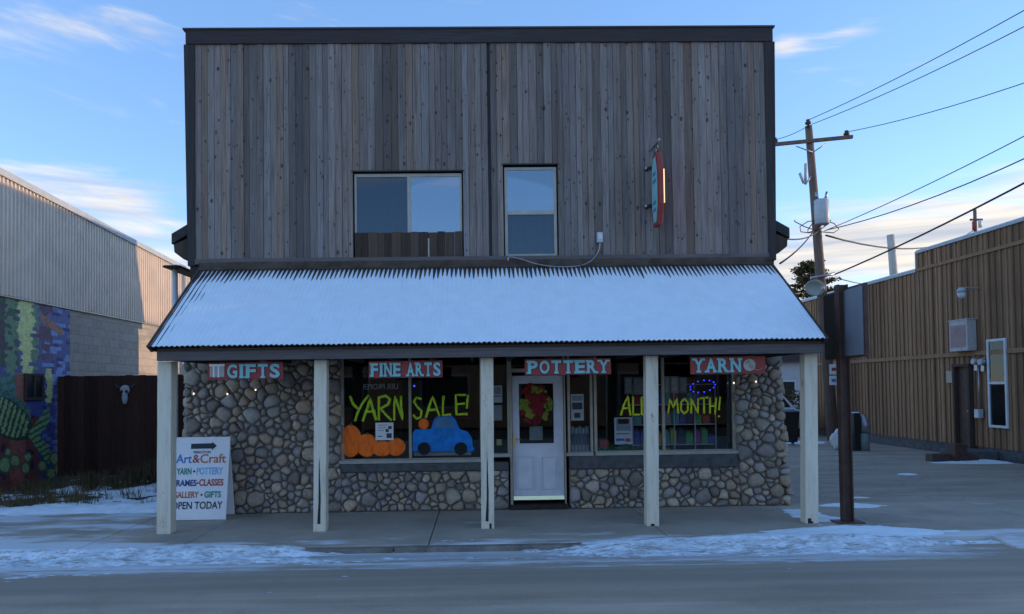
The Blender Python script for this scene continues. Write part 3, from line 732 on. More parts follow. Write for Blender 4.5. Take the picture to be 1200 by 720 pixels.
# cobblestone walls
def clip(poly, px_, py_, nx_, ny_):
    out = []
    for i in range(len(poly)):
        a, b = poly[i], poly[(i + 1) % len(poly)]
        da = (a[0] - px_) * nx_ + (a[1] - py_) * ny_; db = (b[0] - px_) * nx_ + (b[1] - py_) * ny_
        if da <= 0: out.append(a)
        if (da < 0 < db) or (db < 0 < da): t = da / (da - db); out.append((a[0] + (b[0] - a[0]) * t, a[1] + (b[1] - a[1]) * t))
    return out
PAL = [(0.145, 0.138, 0.130), (0.125, 0.122, 0.125), (0.165, 0.150, 0.130), (0.110, 0.108, 0.115), (0.155, 0.135, 0.112), (0.135, 0.138, 0.145), (0.185, 0.172, 0.152), (0.10, 0.092, 0.085), (0.170, 0.142, 0.115)]
def cobbles(mb, x0, x1, z0, z1, seed, place, rmin=0.062, rmax=0.155, over=0.0, flat=1.0):
    rnd = random.Random(seed); pts = []; tries = 0
    area = (x1 - x0) * (z1 - z0); N = int(area * 4200)
    for k in range(N):
        r = rmin + (rmax - rmin) * (rnd.random() ** 1.35) * (1 - 0.62 * k / N)
        p = (rnd.uniform(x0, x1), rnd.uniform(z0, z1)); f = 0.83 if rnd.random() < 0.85 else 0.6
        if all((p[0] - q[0]) ** 2 + ((p[1] - q[1]) * 1.12) ** 2 > (f * (r + q[2])) ** 2 for q in pts): pts.append((p[0], p[1], r))
    for i, (x, z, r) in enumerate(pts):
        L = r * 1.45; poly = [(x + L * math.cos(t * math.pi / 6 + .3), z + L * math.sin(t * math.pi / 6 + .3)) for t in range(12)]
        for j, (X, Z, q) in enumerate(pts):
            if i == j: continue
            ddx, ddz = X - x, Z - z; d2 = ddx * ddx + ddz * ddz
            if d2 > (L + q * 1.6) ** 2: continue
            t = 0.5 + (r * r - q * q) / (2 * d2); t = max(0.12, min(0.88, t))
            poly = clip(poly, x + ddx * t, z + ddz * t, ddx, ddz)
            if len(poly) < 3: break
        if len(poly) < 3: continue
        o = over * rnd.random()
        for (px_, pz_, nx_, nz_) in ((x0 - o, z, -1, 0), (x1 + o, z, 1, 0), (x, z0, 0, -1), (x, z1, 0, 1)):
            poly = clip(poly, px_, pz_, nx_, nz_)
            if len(poly) < 3: break
        if len(poly) < 3: continue
        cx_ = sum(p[0] for p in poly) / len(poly); cz_ = sum(p[1] for p in poly) / len(poly)
        A = abs(sum(poly[k][0] * poly[(k + 1) % len(poly)][1] - poly[(k + 1) % len(poly)][0] * poly[k][1] for k in range(len(poly)))) / 2
        if A < 0.0006: continue
        rad = math.sqrt(A / math.pi); g = max(0.5, 1 - 0.007 / rad)
        poly = [(cx_ + (p[0] - cx_) * g, cz_ + (p[1] - cz_) * g) for p in poly]
        for _ in range(2):
            q = []
            for k in range(len(poly)):
                a, b = poly[k], poly[(k + 1) % len(poly)]; q += [(a[0] * .75 + b[0] * .25, a[1] * .75 + b[1] * .25), (a[0] * .25 + b[0] * .75, a[1] * .25 + b[1] * .75)]
            poly = q
        # thin out points
        if len(poly) > 20: poly = poly[::2]
        H = min(0.09, 0.035 + rad * 0.62) * flat; n = len(poly); tlx, tlz = rnd.uniform(-.25, .25), rnd.uniform(-.25, .25); sd = rnd.uniform(0, 99)
        c = Vector(rnd.choice(PAL)) * rnd.uniform(0.74, 1.15)
        b0 = len(mb.v)
        for (k, h) in ((1.0, -0.01), (1.0, 0.30), (0.93, 0.62), (0.76, 0.86), (0.45, 0.98)):
            for (px_, pz_) in poly:
                lx, lz = (px_ - cx_) * k, (pz_ - cz_) * k
                w = 1 + 0.10 * mn.noise((lx * 9 + sd, lz * 9, sd))
                mb.v.append(place(cx_ + lx * w, cz_ + lz * w, H * h * w + (tlx * lx + tlz * lz) * (h > 0)))
        mb.v.append(place(cx_, cz_, H)); top = len(mb.v) - 1
        for kk in range(4):
            for i2 in range(n): j2 = (i2 + 1) % n; mb.face([b0 + kk * n + i2, b0 + kk * n + j2, b0 + (kk + 1) * n + j2, b0 + (kk + 1) * n + i2], tuple(c), 0, True)
        for i2 in range(n): mb.face([b0 + 4 * n + i2, b0 + 4 * n + (i2 + 1) % n, top], tuple(c), 0, True)
SX0 = P(219, 520, YW).x; SX1 = P(913, 440, YW).x
WX0 = pxX(399); DX0 = pxX(596); DX1 = pxX(664); WX1 = pxX(861)
zst = Z_E + 0.5; zl = pxZ(551)
front = lambda x, z, h: (x + (0.10 * max(0, 1 - z / 1.6) * max(0, (x - 3.6) / 0.9)), YW - h, z)
mb = MB()
cobbles(mb, SX0, WX0 - 0.01, 0, zst, 11, front, over=0.05)
cobbles(mb, WX0, DX0 - 0.02, 0, zl, 12, front)
cobbles(mb, DX1 + 0.02, WX1, 0, zl, 13, front)
cobbles(mb, WX1 + 0.01, SX1, 0, zst, 14, front, over=0.07)
cobbles(mb, YW + 0.0, YW + 1.6, 0, zst, 15, lambda u, z, h: (SX0 - h, u, z))
cobbles(mb, YW + 0.0, YW + 1.6, 0, zst, 16, lambda u, z, h: (SX1 + h + 0.10 * max(0, 1 - z / 1.6), u, z))
sw = mb.build('stone_wall', M['stone'], shop, recalc=False)
W1 = rect(399, 418, 566, 543, YW); W2 = rect(697, 418, 862, 537, YW)
zs1 = pxZ(543.5); 
mb = MB()
wall_with_holes(mb, SX0 + 0.02, SX1, 0.0, zst, YW - 0.012, YW + 0.14, [(WX0, DX0 - .02, zl, zst), (DX0 - .02, DX1 + .02, 0, zst), (DX1 + .02, WX1, zl, zst)])
mb.box(SX0 + .02, SX0 + .2, YW + .141, YW + 1.65, 0, zst); mb.box(SX1 - .18, SX1 + 0.03, YW + .141, YW + 1.65, 0, zst)
mb.build('mortar_bed', M['mortar'], shop)
mb = MB(); mb.box(WX0 + .01, DX0 - .02, YW - 0.075, YW + 0.10, zl + .002, pxZ(541.5)); mb.box(DX1 + .02, WX1 - .01, YW - 0.075, YW + 0.10, zl + .002, pxZ(536)); mb.build('window_ledge', M['concrete_dark'], shop, 0.012)

# shop windows, door and the room behind them
YF = YW + 0.02
def shop_window(name, x0, x1, z0, z1, mull, tj=0.045, sill=True, m=M['frame_brown']):
    fr = MB(); frame_mb(fr, (x0, x1, z0, z1), tj, YF - 0.02, YF + 0.06)
    for q in mull: fr.box(q - 0.022, q + 0.022, YF - 0.012, YF + 0.055, z0 + tj, z1 - tj)
    f = fr.build(name, m, shop, 0.004)
    if sill: MB().box(x0 - 0.03, x1 + .03, YF - 0.075, YF - 0.021, z0 - 0.025, z0 + 0.028).build('window_sill', M['frame'], f, 0.005)
    es = [x0 + tj] + [v for q in mull for v in (q - .022, q + .022)] + [x1 - tj]
    for a, b in zip(es[::2], es[1::2]): pane('window_pane', a, b, z0 + tj, z1 - tj, YF + 0.02, M['glass'], f)
    return f
zwt = Z_E + 0.35
win1 = shop_window('shop_window', WX0, pxX(565), pxZ(539.5), zwt, [pxX(480)])
win1['label'] = 'left shop window painted with lime yarn sale lettering'
sl1 = shop_window('side_window', pxX(572), pxX(597) - .01, pxZ(534), zwt, [], 0.03)
sl2 = shop_window('side_window', pxX(663) + .02, pxX(694), pxZ(534), zwt, [], 0.04)
win2 = shop_window('shop_window', pxX(695.5), WX1, pxZ(534), zwt, [pxX(777)])
win2['label'] = 'right shop window painted with yellow lettering'
jx = MB(); jx.box(pxX(565) + .002, pxX(572) - .002, YF - .03, YF + .08, pxZ(539.5), zwt); jx.build('window_jamb', M['frame_brown'], shop, 0.005)
# door
DF = MB(); dz1 = pxZ(437); dx0, dx1 = pxX(596.5), pxX(662)
DF.box(dx0, pxX(599.5), YF - .02, YF + .12, 0.07, dz1); DF.box(pxX(660.5), dx1, YF - .02, YF + .12, 0.07, dz1); DF.box(dx0, dx1, YF - .021, YF + .12, dz1 + .001, dz1 + 0.06)
DF.box(dx0, dx0 + .035, YF - .02, YF + .12, dz1 + .061, zwt); DF.box(dx1 - .035, dx1, YF - .02, YF + .12, dz1 + .061, zwt)
DF.build('door_frame', M['frame_brown'], shop, 0.004)
pane('transom_pane', dx0 + .036, dx1 - .036, dz1 + .061, zwt, YF + 0.03, M['glass'], shop)
MB().box(dx0 - .02, dx1 + .02, YF - 0.10, YF + .14, 0.004, 0.069).build('threshold', M['rot'], shop, 0.006)
sx0, sx1, sz0, sz1 = pxX(600), pxX(660), pxZ(588), pxZ(441)
gx0, gx1, gz0, gz1 = pxX(608), pxX(648.5), pxZ(521), pxZ(450.5)
D = MB(); yd0, yd1 = YF + 0.045, YF + 0.09
wall_with_holes(D, sx0, sx1, sz0, sz1, yd0, yd1, [(gx0, gx1, gz0, gz1)])
frame_mb(D, (gx0 - .03, gx1 + .03, gz0 - .03, gz1 + .03), 0.03, yd0 - 0.012, yd0 - 0.001)
for (a, b) in ((605.5, 627), (634, 654.5)):
    r = rect(a, 535, b, 574, YW); frame_mb(D, r, 0.018, yd0 - 0.020, yd0 - .001); D.box(r[0] + .035, r[1] - .035, yd0 - 0.007, yd0 - .001, r[2] + .035, r[3] - .035)
door = D.build('door', M['door'], shop, 0.003)
pane('door_pane', gx0, gx1, gz0, gz1, YF + 0.065, M['glass'], door)
MB().prism([(sx0 + .004, yd0 - .0015, sz0 + .01), (sx0 + .004, yd0 - .021, sz0 + .01), (sx0 + .004, yd0 - .004, sz0 + .066), (sx0 + .004, yd0 - .0015, sz0 + .066)], (sx1 - sx0 - .008, 0, 0)).build('kick_plate', M['brass'], door)
h = MB(); hx = pxX(602.2); hz = pxZ(519); h.box(hx - .022, hx + .022, yd0 - .012, yd0 - .001, hz - .10, hz + 0.13); h.tube([(hx, yd0 - .01, hz + .05), (hx, yd0 - .055, hz + .05), (hx + .09, yd0 - .055, hz + .05)], 0.010); h.tube([(hx, yd0 - .012, hz - .06), (hx, yd0 - .022, hz - .06)], 0.018, 10)
h.build('handle', M['brass'], door)
# room
mb = MB(); RY = YW + 3.6
mb.box(XL + .21, XR - .21, RY, RY + .05, 0.0, 3.0); mb.box(XL + .21, XR - .21, YW + .15, RY, 3.0, 3.05); mb.box(XL + .21, XR - .21, YW + .15, RY, 0.005, 0.05)
mb.box(pxX(398) - .25, pxX(398) - .2, YW + .15, RY, .05, 3.0); mb.box(pxX(862) + .2, pxX(862) + .25, YW + .15, RY, .05, 3.0)
mb.build('shop_room', M['room'], shop)

# brush lettering and a modelled sign reflection on the glass (sub-parts of the windows)
YG = YF + 0.016
def strokes(mb, lines, r, Y=YG):
    for ln in lines:
        pts = [P(a, b, Y) for a, b in ln]
        # smooth
        q = [pts[0]]
        for a, b in zip(pts, pts[1:]):
            n = 3
            for k in range(1, n + 1): q.append(a.lerp(b, k / n))
        mb.tube(q, [r * (0.85 + 0.3 * random.random()) for _ in q], 8, squash=0.15)
yarn = [[(410, 464), (414, 474), (420, 480)], [(432, 463), (424, 474), (419, 484), (416, 494)],
        [(425, 494), (430, 480), (434, 467), (437, 480), (441, 493)], [(428, 483), (440, 482)],
        [(444, 493), (444, 478), (444, 466), (452, 464), (457, 468), (455, 474), (446, 479), (452, 486), (459, 493)],
        [(462, 493), (462, 478), (463, 465), (467, 477), (472, 492), (470, 478), (470, 464)]]
sale = [[(494, 468), (488, 466), (485, 471), (489, 477), (494, 482), (493, 489), (488, 491), (484, 486)],
        [(499, 490), (503, 476), (507, 465), (511, 476), (515, 488)], [(501, 481), (512, 480)],
        [(520, 464), (519, 476), (519, 487), (529, 486)], [(546, 463), (534, 463), (535, 486), (548, 485)], [(535, 474), (545, 473)],
        [(548.5, 463), (547.5, 472), (547, 479)], [(546.5, 485), (547, 487)]]
mb = MB(); strokes(mb, yarn, 0.021); lw = mb.build('painted_lettering', M['lime'], win1)
mb = MB(); strokes(mb, sale, 0.018); mb.build('painted_lettering', M['lime'], win1)
all_ = [[(727.5, 487), (731, 475), (736, 464), (737, 475), (739, 487)], [(729, 479), (738, 478)], [(742, 465), (742, 486), (750, 486)], [(752, 465), (752, 486), (759, 486)]]
month = [[(783, 485), (785, 467), (789, 478), (793, 467), (795, 485)], [(802, 467), (798, 472), (798, 481), (802, 485), (806, 481), (806, 472), (802, 467)],
         [(810, 485), (810, 467), (814, 476), (818, 485), (818, 467)], [(820, 467), (830, 466)], [(825, 467), (825, 485)], [(832, 466), (832, 485)], [(839, 466), (838, 486)], [(832, 476), (838, 476)],
         [(844, 465), (843, 474), (842.5, 481)], [(842.5, 487), (842.7, 489)]]
mb = MB(); strokes(mb, all_, 0.016); mb.build('painted_lettering', M['lemon'], win2)
mb = MB(); strokes(mb, month, 0.0155); mb.build('painted_lettering', M['lemon'], win2)
r = rect(424, 450, 466, 456.5, YW); MB().text('UER PROPER', r[0], r[1], r[2], r[3], YF + 0.036, 0.004, mirror=True).build('sign_reflection', M['white_frame'], win1)  # raised letters stand in for a street sign's reflection in the glass
# ------------------------------------------------------------------ warehouse on the left
WXL = -8.9
wh = thing('warehouse', 'long warehouse of tan ribbed metal over concrete block with a painted fish mural', 'warehouse', (WXL - 3, 16, 0))
PA, PB = PX(0, 201, WXL), PX(212, 312.5, WXL)
rs = (PB.z - PA.z) / (PB.y - PA.y)
def rz(y): return PA.z + (y - PA.y) * rs
QA, QB = PX(0, 346.7, WXL), PX(162, 376.6, WXL)
zb = (QA.z + QB.z) / 2
y0w, y1w = 11.2, 24.0
yM = PX(82, 450, WXL).y             # the mural ends here
mb = MB(); mb.box(WXL - 0.2, WXL - 0.01, y0w, y1w, -0.2, zb); mb.box(WXL - 12, WXL - .2, y1w - .2, y1w, -.2, rz(y1w)); mb.box(WXL - 12, WXL - .2, y0w, y0w + .2, -.2, rz(y0w) - .1)
mb.build('block_wall', M['block'], wh)
mb = MB(); y = y0w; i0 = None; prof = []
while y < y1w:
    for dyy, d in ((0, 0.0), (0.056, 0.0), (0.066, 0.045), (0.104, 0.045), (0.116, 0.0)):
        if y + dyy <= y1w: prof.append((y + dyy, d))
    y += 0.118
for (yy, d) in prof: mb.v += [(WXL + 0.012 + d, yy, zb + 0.004), (WXL + 0.012 + d, yy, rz(yy) - 0.02)]
for i in range(len(prof) - 1): mb.face([2 * i, 2 * i + 2, 2 * i + 3, 2 * i + 1])
mb.build('metal_siding', M['metal_siding'], wh, recalc=False)
mb = MB(); mb.prism([(WXL - 12, y0w, rz(y0w)), (WXL + .03, y0w, rz(y0w)), (WXL + .03, y1w, rz(y1w)), (WXL - 12, y1w, rz(y1w))], (0, 0, -0.05)); mb.build('roof', M['steel'], wh)
mb = MB(); mb.prism([(WXL + 0.07, y0w, rz(y0w) - 0.10), (WXL + 0.07, y1w, rz(y1w) - .10), (WXL + 0.07, y1w, rz(y1w) + .03), (WXL + .07, y0w, rz(y0w) + .03)], (0.02, 0, 0)); mb.build('roof_trim', M['galv'], wh)
mb = MB(); mb.box(WXL, WXL + .035, y0w, y1w, zb - .02, zb + 0.015); mb.build('siding_flashing', M['steel'], wh)
# the mural: paint, cell by cell, a few millimetres proud of the blocks
hx = lambda a, b, c: ((a / 255) ** 2.2, (b / 255) ** 2.2, (c / 255) ** 2.2)
def mural_col(u, v, y, z):
    n = mn.noise((u * 0.12, v * 0.12, 2.0)); n2 = mn.noise((u * 0.35, v * 0.5, 7.0)); u += 1.6 * mn.noise((u * .3, v * .3, 11.0)); v += 1.2 * mn.noise((u * .3, v * .3, 15.0)); row = math.floor(z / 0.072); bn = mn.noise((y * 3.1 + row * 5.37, row * 1.7, 3.0))
    t = max(0, min(1, (v - 345) / 200))
    c = hx(96 - 50 * t, 100 - 40 * t, 165 - 20 * t)
    if u > 50 and bn > 0.12 and v < 540: c = hx(100, 140, 215) if t < 0.55 else hx(70, 105, 185)
    if u > 50 and bn < -0.32: c = hx(40, 58, 130)
    if 38 < u < 62 and v < 420 and n > -0.05: c = hx(112, 66, 96)
    if u < 22 and v < 430: c = hx(96, 66, 86) if n > 0.0 else hx(60, 96, 70)
    if 6 < u < 46 and v < 445 and bn + 0.5 * n > -0.1: c = hx(96, 140, 88)
    if abs(u - 31 + 3 * n) < 5.5 + 7 * bn + (3 if v < 410 else 0) and v < 447: c = hx(205, 205, 60)
    if abs(v - (372 + (u - 48) * 0.72)) < 5 and 47 < u < 74: c = hx(188, 98, 62) if n2 > -0.1 else hx(110, 110, 70)
    if abs(u - 58 + 2 * n) < 3.2 + 5 * max(0, bn) and 432 < v < 472: c = hx(190, 190, 55)
    if u < 30 and 440 < v < 475: c = hx(60, 130, 120) if n > 0 else hx(70, 110, 70)
    if 18 < u < 30 and 438 < v < 475: c = hx(165, 80, 50)
    if u < 46 and v > 488: c = hx(120, 50, 40) if n > -0.3 else hx(60, 40, 70)
    if 12 < u < 30 and v > 498 and n2 > -0.3: c = hx(168, 60, 42)
    e = ((u - 6) / 31.0) ** 2 + ((v - (486 + u * 0.42)) / 23.0) ** 2
    if e < 1: c = hx(130, 160, 62) if math.sin((u * 0.95 + v * 0.28) * 1.05) > -0.15 else hx(38, 80, 55)
    if 0.86 < e < 1.12: c = hx(40, 70, 50)
    if u < 36 and v < 486 + u * .42 and 1.0 < e < 1.75 and v > 447: c = hx(75, 130, 105) if n2 > 0 else hx(50, 95, 80)
    if 34 < u < 58 and abs(v - 510) < 3 + (u - 34) * 1.35 and abs(v - 510) > (u - 46) * 1.1: c = hx(105, 160, 70) if math.sin(v * 0.9 + u * .5) > -0.2 else hx(45, 100, 60)
    if v > 522:
        for (bx_, by_, br_) in ((6, 545, 9), (18, 540, 7), (30, 549, 6), (33, 536, 5), (50, 546, 6), (64, 538, 7), (71, 550, 8), (60, 555, 6), (10, 530, 4)):
            d = math.hypot(u - bx_, (v - by_) * 0.8) / br_
            if d < 1: c = hx(125, 150, 70) if d < 0.7 else hx(60, 95, 50)
    g_ = 0.3 * c[0] + 0.55 * c[1] + 0.15 * c[2]
    return tuple((0.58 * q_ + 0.42 * g_) * 1.3 for q_ in c)
mb = MB(); my0, my1, mz0, mz1 = 11.3, yM, 0.0, zb - 0.03; ny_, nz_ = 260, 200
for j in range(nz_ + 1):
    for i in range(ny_ + 1): mb.v.append((WXL - 0.004, my0 + (my1 - my0) * i / ny_, mz0 + (mz1 - mz0) * j / nz_))
for j in range(nz_):
    for i in range(ny_):
        q = j * (ny_ + 1) + i; yy = my0 + (my1 - my0) * (i + .5) / ny_; zz = mz0 + (mz1 - mz0) * (j + .5) / nz_
        u, v = proj(WXL, yy, zz); mb.face([q, q + 1, q + ny_ + 2, q + ny_ + 1], mural_col(u, v, yy, zz))
mo = mb.build('fish_mural', M['mural'], wh, recalc=False)
ry0, ry1, rz0, rz1 = rectX(28, 438, 50, 469, WXL)
mb = MB(); 
for (a, b, c_, d) in ((ry0, ry0 + .05, rz0, rz1), (ry1 - .05, ry1, rz0, rz1), (ry0 + .05, ry1 - .05, rz0, rz0 + .05), (ry0 + .05, ry1 - .05, rz1 - .05, rz1), ((ry0 + ry1) / 2 - .02, (ry0 + ry1) / 2 + .02, rz0 + .05, rz1 - .05)): mb.box(WXL - .003, WXL + .04, a, b, c_, d)
wwin = mb.build('window', M['plank'], wh, 0.004)
MB().box(WXL - .002, WXL + .015, ry0 + .05, ry1 - .05, rz0 + .05, rz1 - .05).build('window_pane', M['dark'], wwin)

# ------------------------------------------------------------------ fence with the skull ornament
FY = 15.72
f0, f1 = WXL + 0.02, XL + 0.3
ft = P(150, 440, FY).z
fence = thing('board_fence', 'dark brown board fence closing the gap beside the mural wall', 'fence', ((f0 + f1) / 2, FY, 0))
mb = MB(); x = f0; rnd = random.Random(8)
while x < f1 - .05:
    w = rnd.uniform(0.13, 0.15); v = rnd.uniform(0.7, 1.3); mb.box(x, min(x + w, f1), FY, FY + 0.025, 0.05, ft + rnd.uniform(-0.01, 0.01), (v, v, v)); x += w + (0.012 if rnd.random() < 0.12 else 0.003)
mb.build('fence_boards', M['fence'], fence)
mb = MB()
for z in (0.5, ft - .3): mb.box(f0, f1, FY + .026, FY + .07, z, z + .09)
mb.build('fence_rail', M['fence'], fence)
for x in (f0 + .1, (f0 + f1) / 2, f1 - .1): MB().box(x - .05, x + .05, FY + .071, FY + .17, 0, ft - .05).build('fence_post', M['fence'], fence)
c = P(146.5, 461, FY - .03); k = FY / 867
mb = MB(); mb.ball((c.x, FY - .03, c.z + 4 * k), 6 * k, .05, 5.5 * k, nu=14); mb.ball((c.x, FY - .035, c.z - 5 * k), 3.6 * k, .045, 8 * k, nu=12)
sk = mb.build('skull_ornament', mat('pale_bone', (0.42, 0.44, 0.46), 0.8, 0.2, 12)); tag(sk, 'pale animal skull ornament hanging on the dark brown fence', 'ornament')
for s in (-1, 1):
    MB().tube([(c.x + s * 5 * k, FY - .03, c.z + 6 * k), (c.x + s * 9 * k, FY - .035, c.z + 8 * k), (c.x + s * 11 * k, FY - .03, c.z + 11 * k)], [.022, .017, .006]).build('horn', M['concrete_dark'], sk)
    MB().ball((c.x + s * 2.8 * k, FY - .075, c.z + 2 * k), 1.5 * k, .012, 1.8 * k).build('eye_socket', M['dark'], sk)
# dry weeds
mb = MB(); rnd = random.Random(5)
def blade(mb, x, y, z, h, lean, c, w=0.006):
    a = rnd.uniform(0, 6.28); dx_, dy_ = math.cos(a) * lean * h, math.sin(a) * lean * h; s_ = rnd.uniform(0, 6.28); wx, wy = math.cos(s_) * w, math.sin(s_) * w
    b = len(mb.v); mb.v += [(x - wx, y - wy, z), (x + wx, y + wy, z), (x + dx_ * .4 + wx * .7, y + dy_ * .4 + wy * .7, z + h * .6), (x + dx_ * .4 - wx * .7, y + dy_ * .4 - wy * .7, z + h * .6), (x + dx_, y + dy_, z + h)]
    mb.face([b, b + 1, b + 2, b + 3], c); mb.face([b + 3, b + 2, b + 4], c)
for k in range(5200):
    x = rnd.uniform(-8.9, -4.8); y = rnd.uniform(12.3, 15.6)
    d = fbm(x * 0.9, y * 1.2, 40.0, 3) + (0.16 if y < 14.0 and x < -6.6 else 0.02) + (0.12 if y > 15.0 else 0)
    if d < 0.06: continue
    h = rnd.uniform(0.08, 0.30) * (1.25 if d > 0.2 else 0.8)
    t = rnd.random(); c = (0.8 + .5 * t, 0.8 + .45 * t, 0.8 + .3 * t) if rnd.random() < .75 else (0.55, 0.75, 0.45)
    blade(mb, x, y, yard(x, y) - .01, h, rnd.uniform(0.2, 0.9), c)
struct(mb.build('dry_grass', M['dry'], recalc=False), 'stuff')
for i, (px_, py_, hh, n_, lab) in enumerate(((182, 556, .55, 420, 'bushy clump of dead brown weeds right beside the first porch post'), (155, 560, .42, 300, 'low dead brown weed clump near the foot of the fence'), (106, 568, 0.36, 260, 'pale dry weed tuft by the end of the mural'))):
    g = P(px_, py_, 14.6 - i * .3); mb = MB(); rnd = random.Random(50 + i); stem = MB()
    zz = yard(g.x, g.y)
    for k in range(n_):
        a = rnd.uniform(0, 6.28); rr = abs(rnd.gauss(0, .16)); blade(mb, g.x + rr * math.cos(a), g.y + rr * math.sin(a), zz + rnd.uniform(-.02, hh * .45), hh * rnd.uniform(.35, .75), rnd.uniform(.1, .7), (rnd.uniform(.4, .9),) * 3, .007)
    w_ = mb.build('weed_clump', M['dry'], recalc=False); tag(w_, lab, 'weeds', 'dead weeds in the yard')

# ------------------------------------------------------------------ plank-clad building on the right
BXR = 12.45
bd = thing('batten_building', 'long low building clad in brown vertical boards behind the parking lot', 'building', (BXR + 5, 20, 0))
ys0, yst, ys1 = 11.4, PX(1074.5, 310, BXR).y, PX(937, 350, BXR).y
zA = (PX(1200, 259, BXR).z + PX(1076, 298, BXR).z) / 2; zB = (PX(1072, 322, BXR).z + PX(942, 353, BXR).z) / 2
mb = MB(); rnd = random.Random(9); y = ys0; 
while y < ys1 - .02:
    w = 0.205; zt = zA if y + w / 2 < yst else zB
    v = rnd.choice([0.72, 0.85, 0.95, 1.0, 1.1, 1.25]) * rnd.uniform(.95, 1.05); e = min(y + w, ys1)
    mb.box(BXR + 0.0, BXR + .06, y, e - .001, 0.28, zt, (v, v, v)); mb.box(BXR - 0.028, BXR - .001, e - 0.032, e + 0.03, 0.28, zt - 0.002, (v * .92, v * .92, v * .92)); y = e
mb.build('batten_wall', M['batten'], bd)
mb = MB(); mb.box(BXR + .03, BXR + 11, ys0 + .02, yst, -.1, zA - .1); mb.box(BXR + .03, BXR + 11, yst, ys1 - .02, -.1, zB - .1); mb.build('rear_wall', M['batten'], bd)
mb = MB(); mb.box(BXR + .012, BXR + .2, ys0, ys1, -.15, .279); mb.build('foundation', M['concrete_dark'], bd)
mb = MB(); mb.box(BXR - .06, BXR + .2, ys0, yst, zA, zA + .07); mb.box(BXR - .06, BXR + .2, yst + .002, ys1, zB, zB + .07); mb.box(BXR - .058, BXR + .2, yst - .04, yst + .002, zB + .071, zA - .001); mb.build('parapet_cap', M['galv'], bd, .004)
mb = MB(); mb.box(BXR - .055, BXR + .198, ys0, yst - .05, zA + .072, zA + .10); mb.box(BXR - .055, BXR + .198, yst + .05, ys1, zB + .072, zB + .11); mb.build('parapet_snow', M['snow'], bd, .01)
zbn = (PX(1140, 415, BXR).z + PX(994, 424, BXR).z) / 2
zb2 = PX(1200, 283, BXR).z
mb = MB(); mb.box(BXR - .06, BXR - .0285, ys0, ys1, zbn - .06, zbn + .05); mb.build('belt_board', M['batten'], bd, .004)
mb = MB(); mb.box(BXR - .05, BXR - .0285, ys0, yst, zb2 - .05, zb2 + .04); mb.build('upper_belt_board', M['batten'], bd, .004)
# door recess
r = rectX(1125, 430, 1140.5, 529, BXR)
mb = MB(); mb.box(BXR - 0.031, BXR - .0287, r[0], r[1], max(.24, r[2]), r[3]); bdr = mb.build('door', M['brown_steel'], bd); bdr['label'] = 'dark red brown side door'
mb = MB(); frame_t = .07
mb.box(BXR - .14, BXR - .0287, r[1], r[1] + frame_t, r[2], r[3]); mb.box(BXR - .14, BXR - .0287, r[0] - frame_t, r[0], r[2], r[3]); mb.box(BXR - .15, BXR - .0287, r[0] - .08, r[1] + .08, r[3], r[3] + .07); mb.build('door_frame', M['plank'], bdr, .004)
mb = MB(); mb.tube([(BXR - .06, r[0] + .12, 1.15), (BXR - .03, r[0] + .12, 1.15)], .03, 8); mb.build('handle', M['steel'], bdr)
# tall window
r = rectX(1160.5, 397, 1183, 501.5, BXR); mb = MB(); zmid = PX(1171, 449, BXR).z
for (a, b, c_, d) in ((r[0], r[0] + .06, r[2], r[3]), (r[1] - .06, r[1], r[2], r[3]), (r[0] + .06, r[1] - .06, r[2], r[2] + .06), (r[0] + .06, r[1] - .06, r[3] - .06, r[3]), (r[0] + .06, r[1] - .06, zmid - .03, zmid + .03)): mb.box(BXR - .075, BXR - .029, a, b, c_, d)
bw = mb.build('tall_window', M['white_frame'], bd, .004)
MB().box(BXR - .05, BXR - .042, r[0] + .06, r[1] - .06, r[2] + .06, r[3] - .06).build('window_pane', M['glass'], bw)
mb = MB()
for k in range(6): yy = r[0] + .10 + k * (r[1] - r[0] - .2) / 5; mb.box(BXR - .0395, BXR - .031, yy - .025, yy + .025, r[2] + .06, r[3] - .06)
mb.build('window_blind', M['white_frame'], bw)
# things fixed to that wall
r = rectX(1113, 376, 1134.5, 412, BXR - .25)
ub = thing('wall_cabinet', 'weathered white utility cabinet mounted above the side door of the plank building', 'cabinet', (BXR - .03, (r[0] + r[1]) / 2, r[2]))
MB().box(BXR - .27, BXR - .03, r[0], r[1], r[2], r[3]).build('box', mat('faded_white_metal', (0.47, 0.43, 0.42), 0.6, 0.15, 5), ub, .015)
MB().box(BXR - .28, BXR - .02, r[0] - .015, r[1] + .015, r[3] + .001, r[3] + .03).build('lid', M['galv'], ub, .005)
MB().box(BXR - .278, BXR - .271, r[0] + .06, r[1] - .06, r[2] + .10, r[3] - .12).build('front_panel', mat('faded_pink_panel', (0.36, 0.24, 0.23), .7, .2, 8), ub)
a = PX(1127, 345, BXR - .6); 
wl_ = thing('wall_lamp', 'grey yard lamp on a short arm high on the brown wall', 'lamp', (BXR, a.y, a.z))
ab = PX(1147, 338, BXR - .03)
MB().tube([(BXR - .02, ab.y, ab.z), (BXR - .3, ab.y + .1, ab.z + .03), (BXR - .6, a.y, a.z + .14)], .018).build('arm', M['galv'], wl_)
MB().tube([(a.x, a.y, a.z + .16), (a.x, a.y, a.z + .05)], [.07, .13], 12).build('lamp_head', M['galv'], wl_)
MB().tube([(a.x, a.y, a.z + .049), (a.x, a.y, a.z - .10)], [.11, .08], 12).build('lamp_globe', M['white_frame'], wl_)
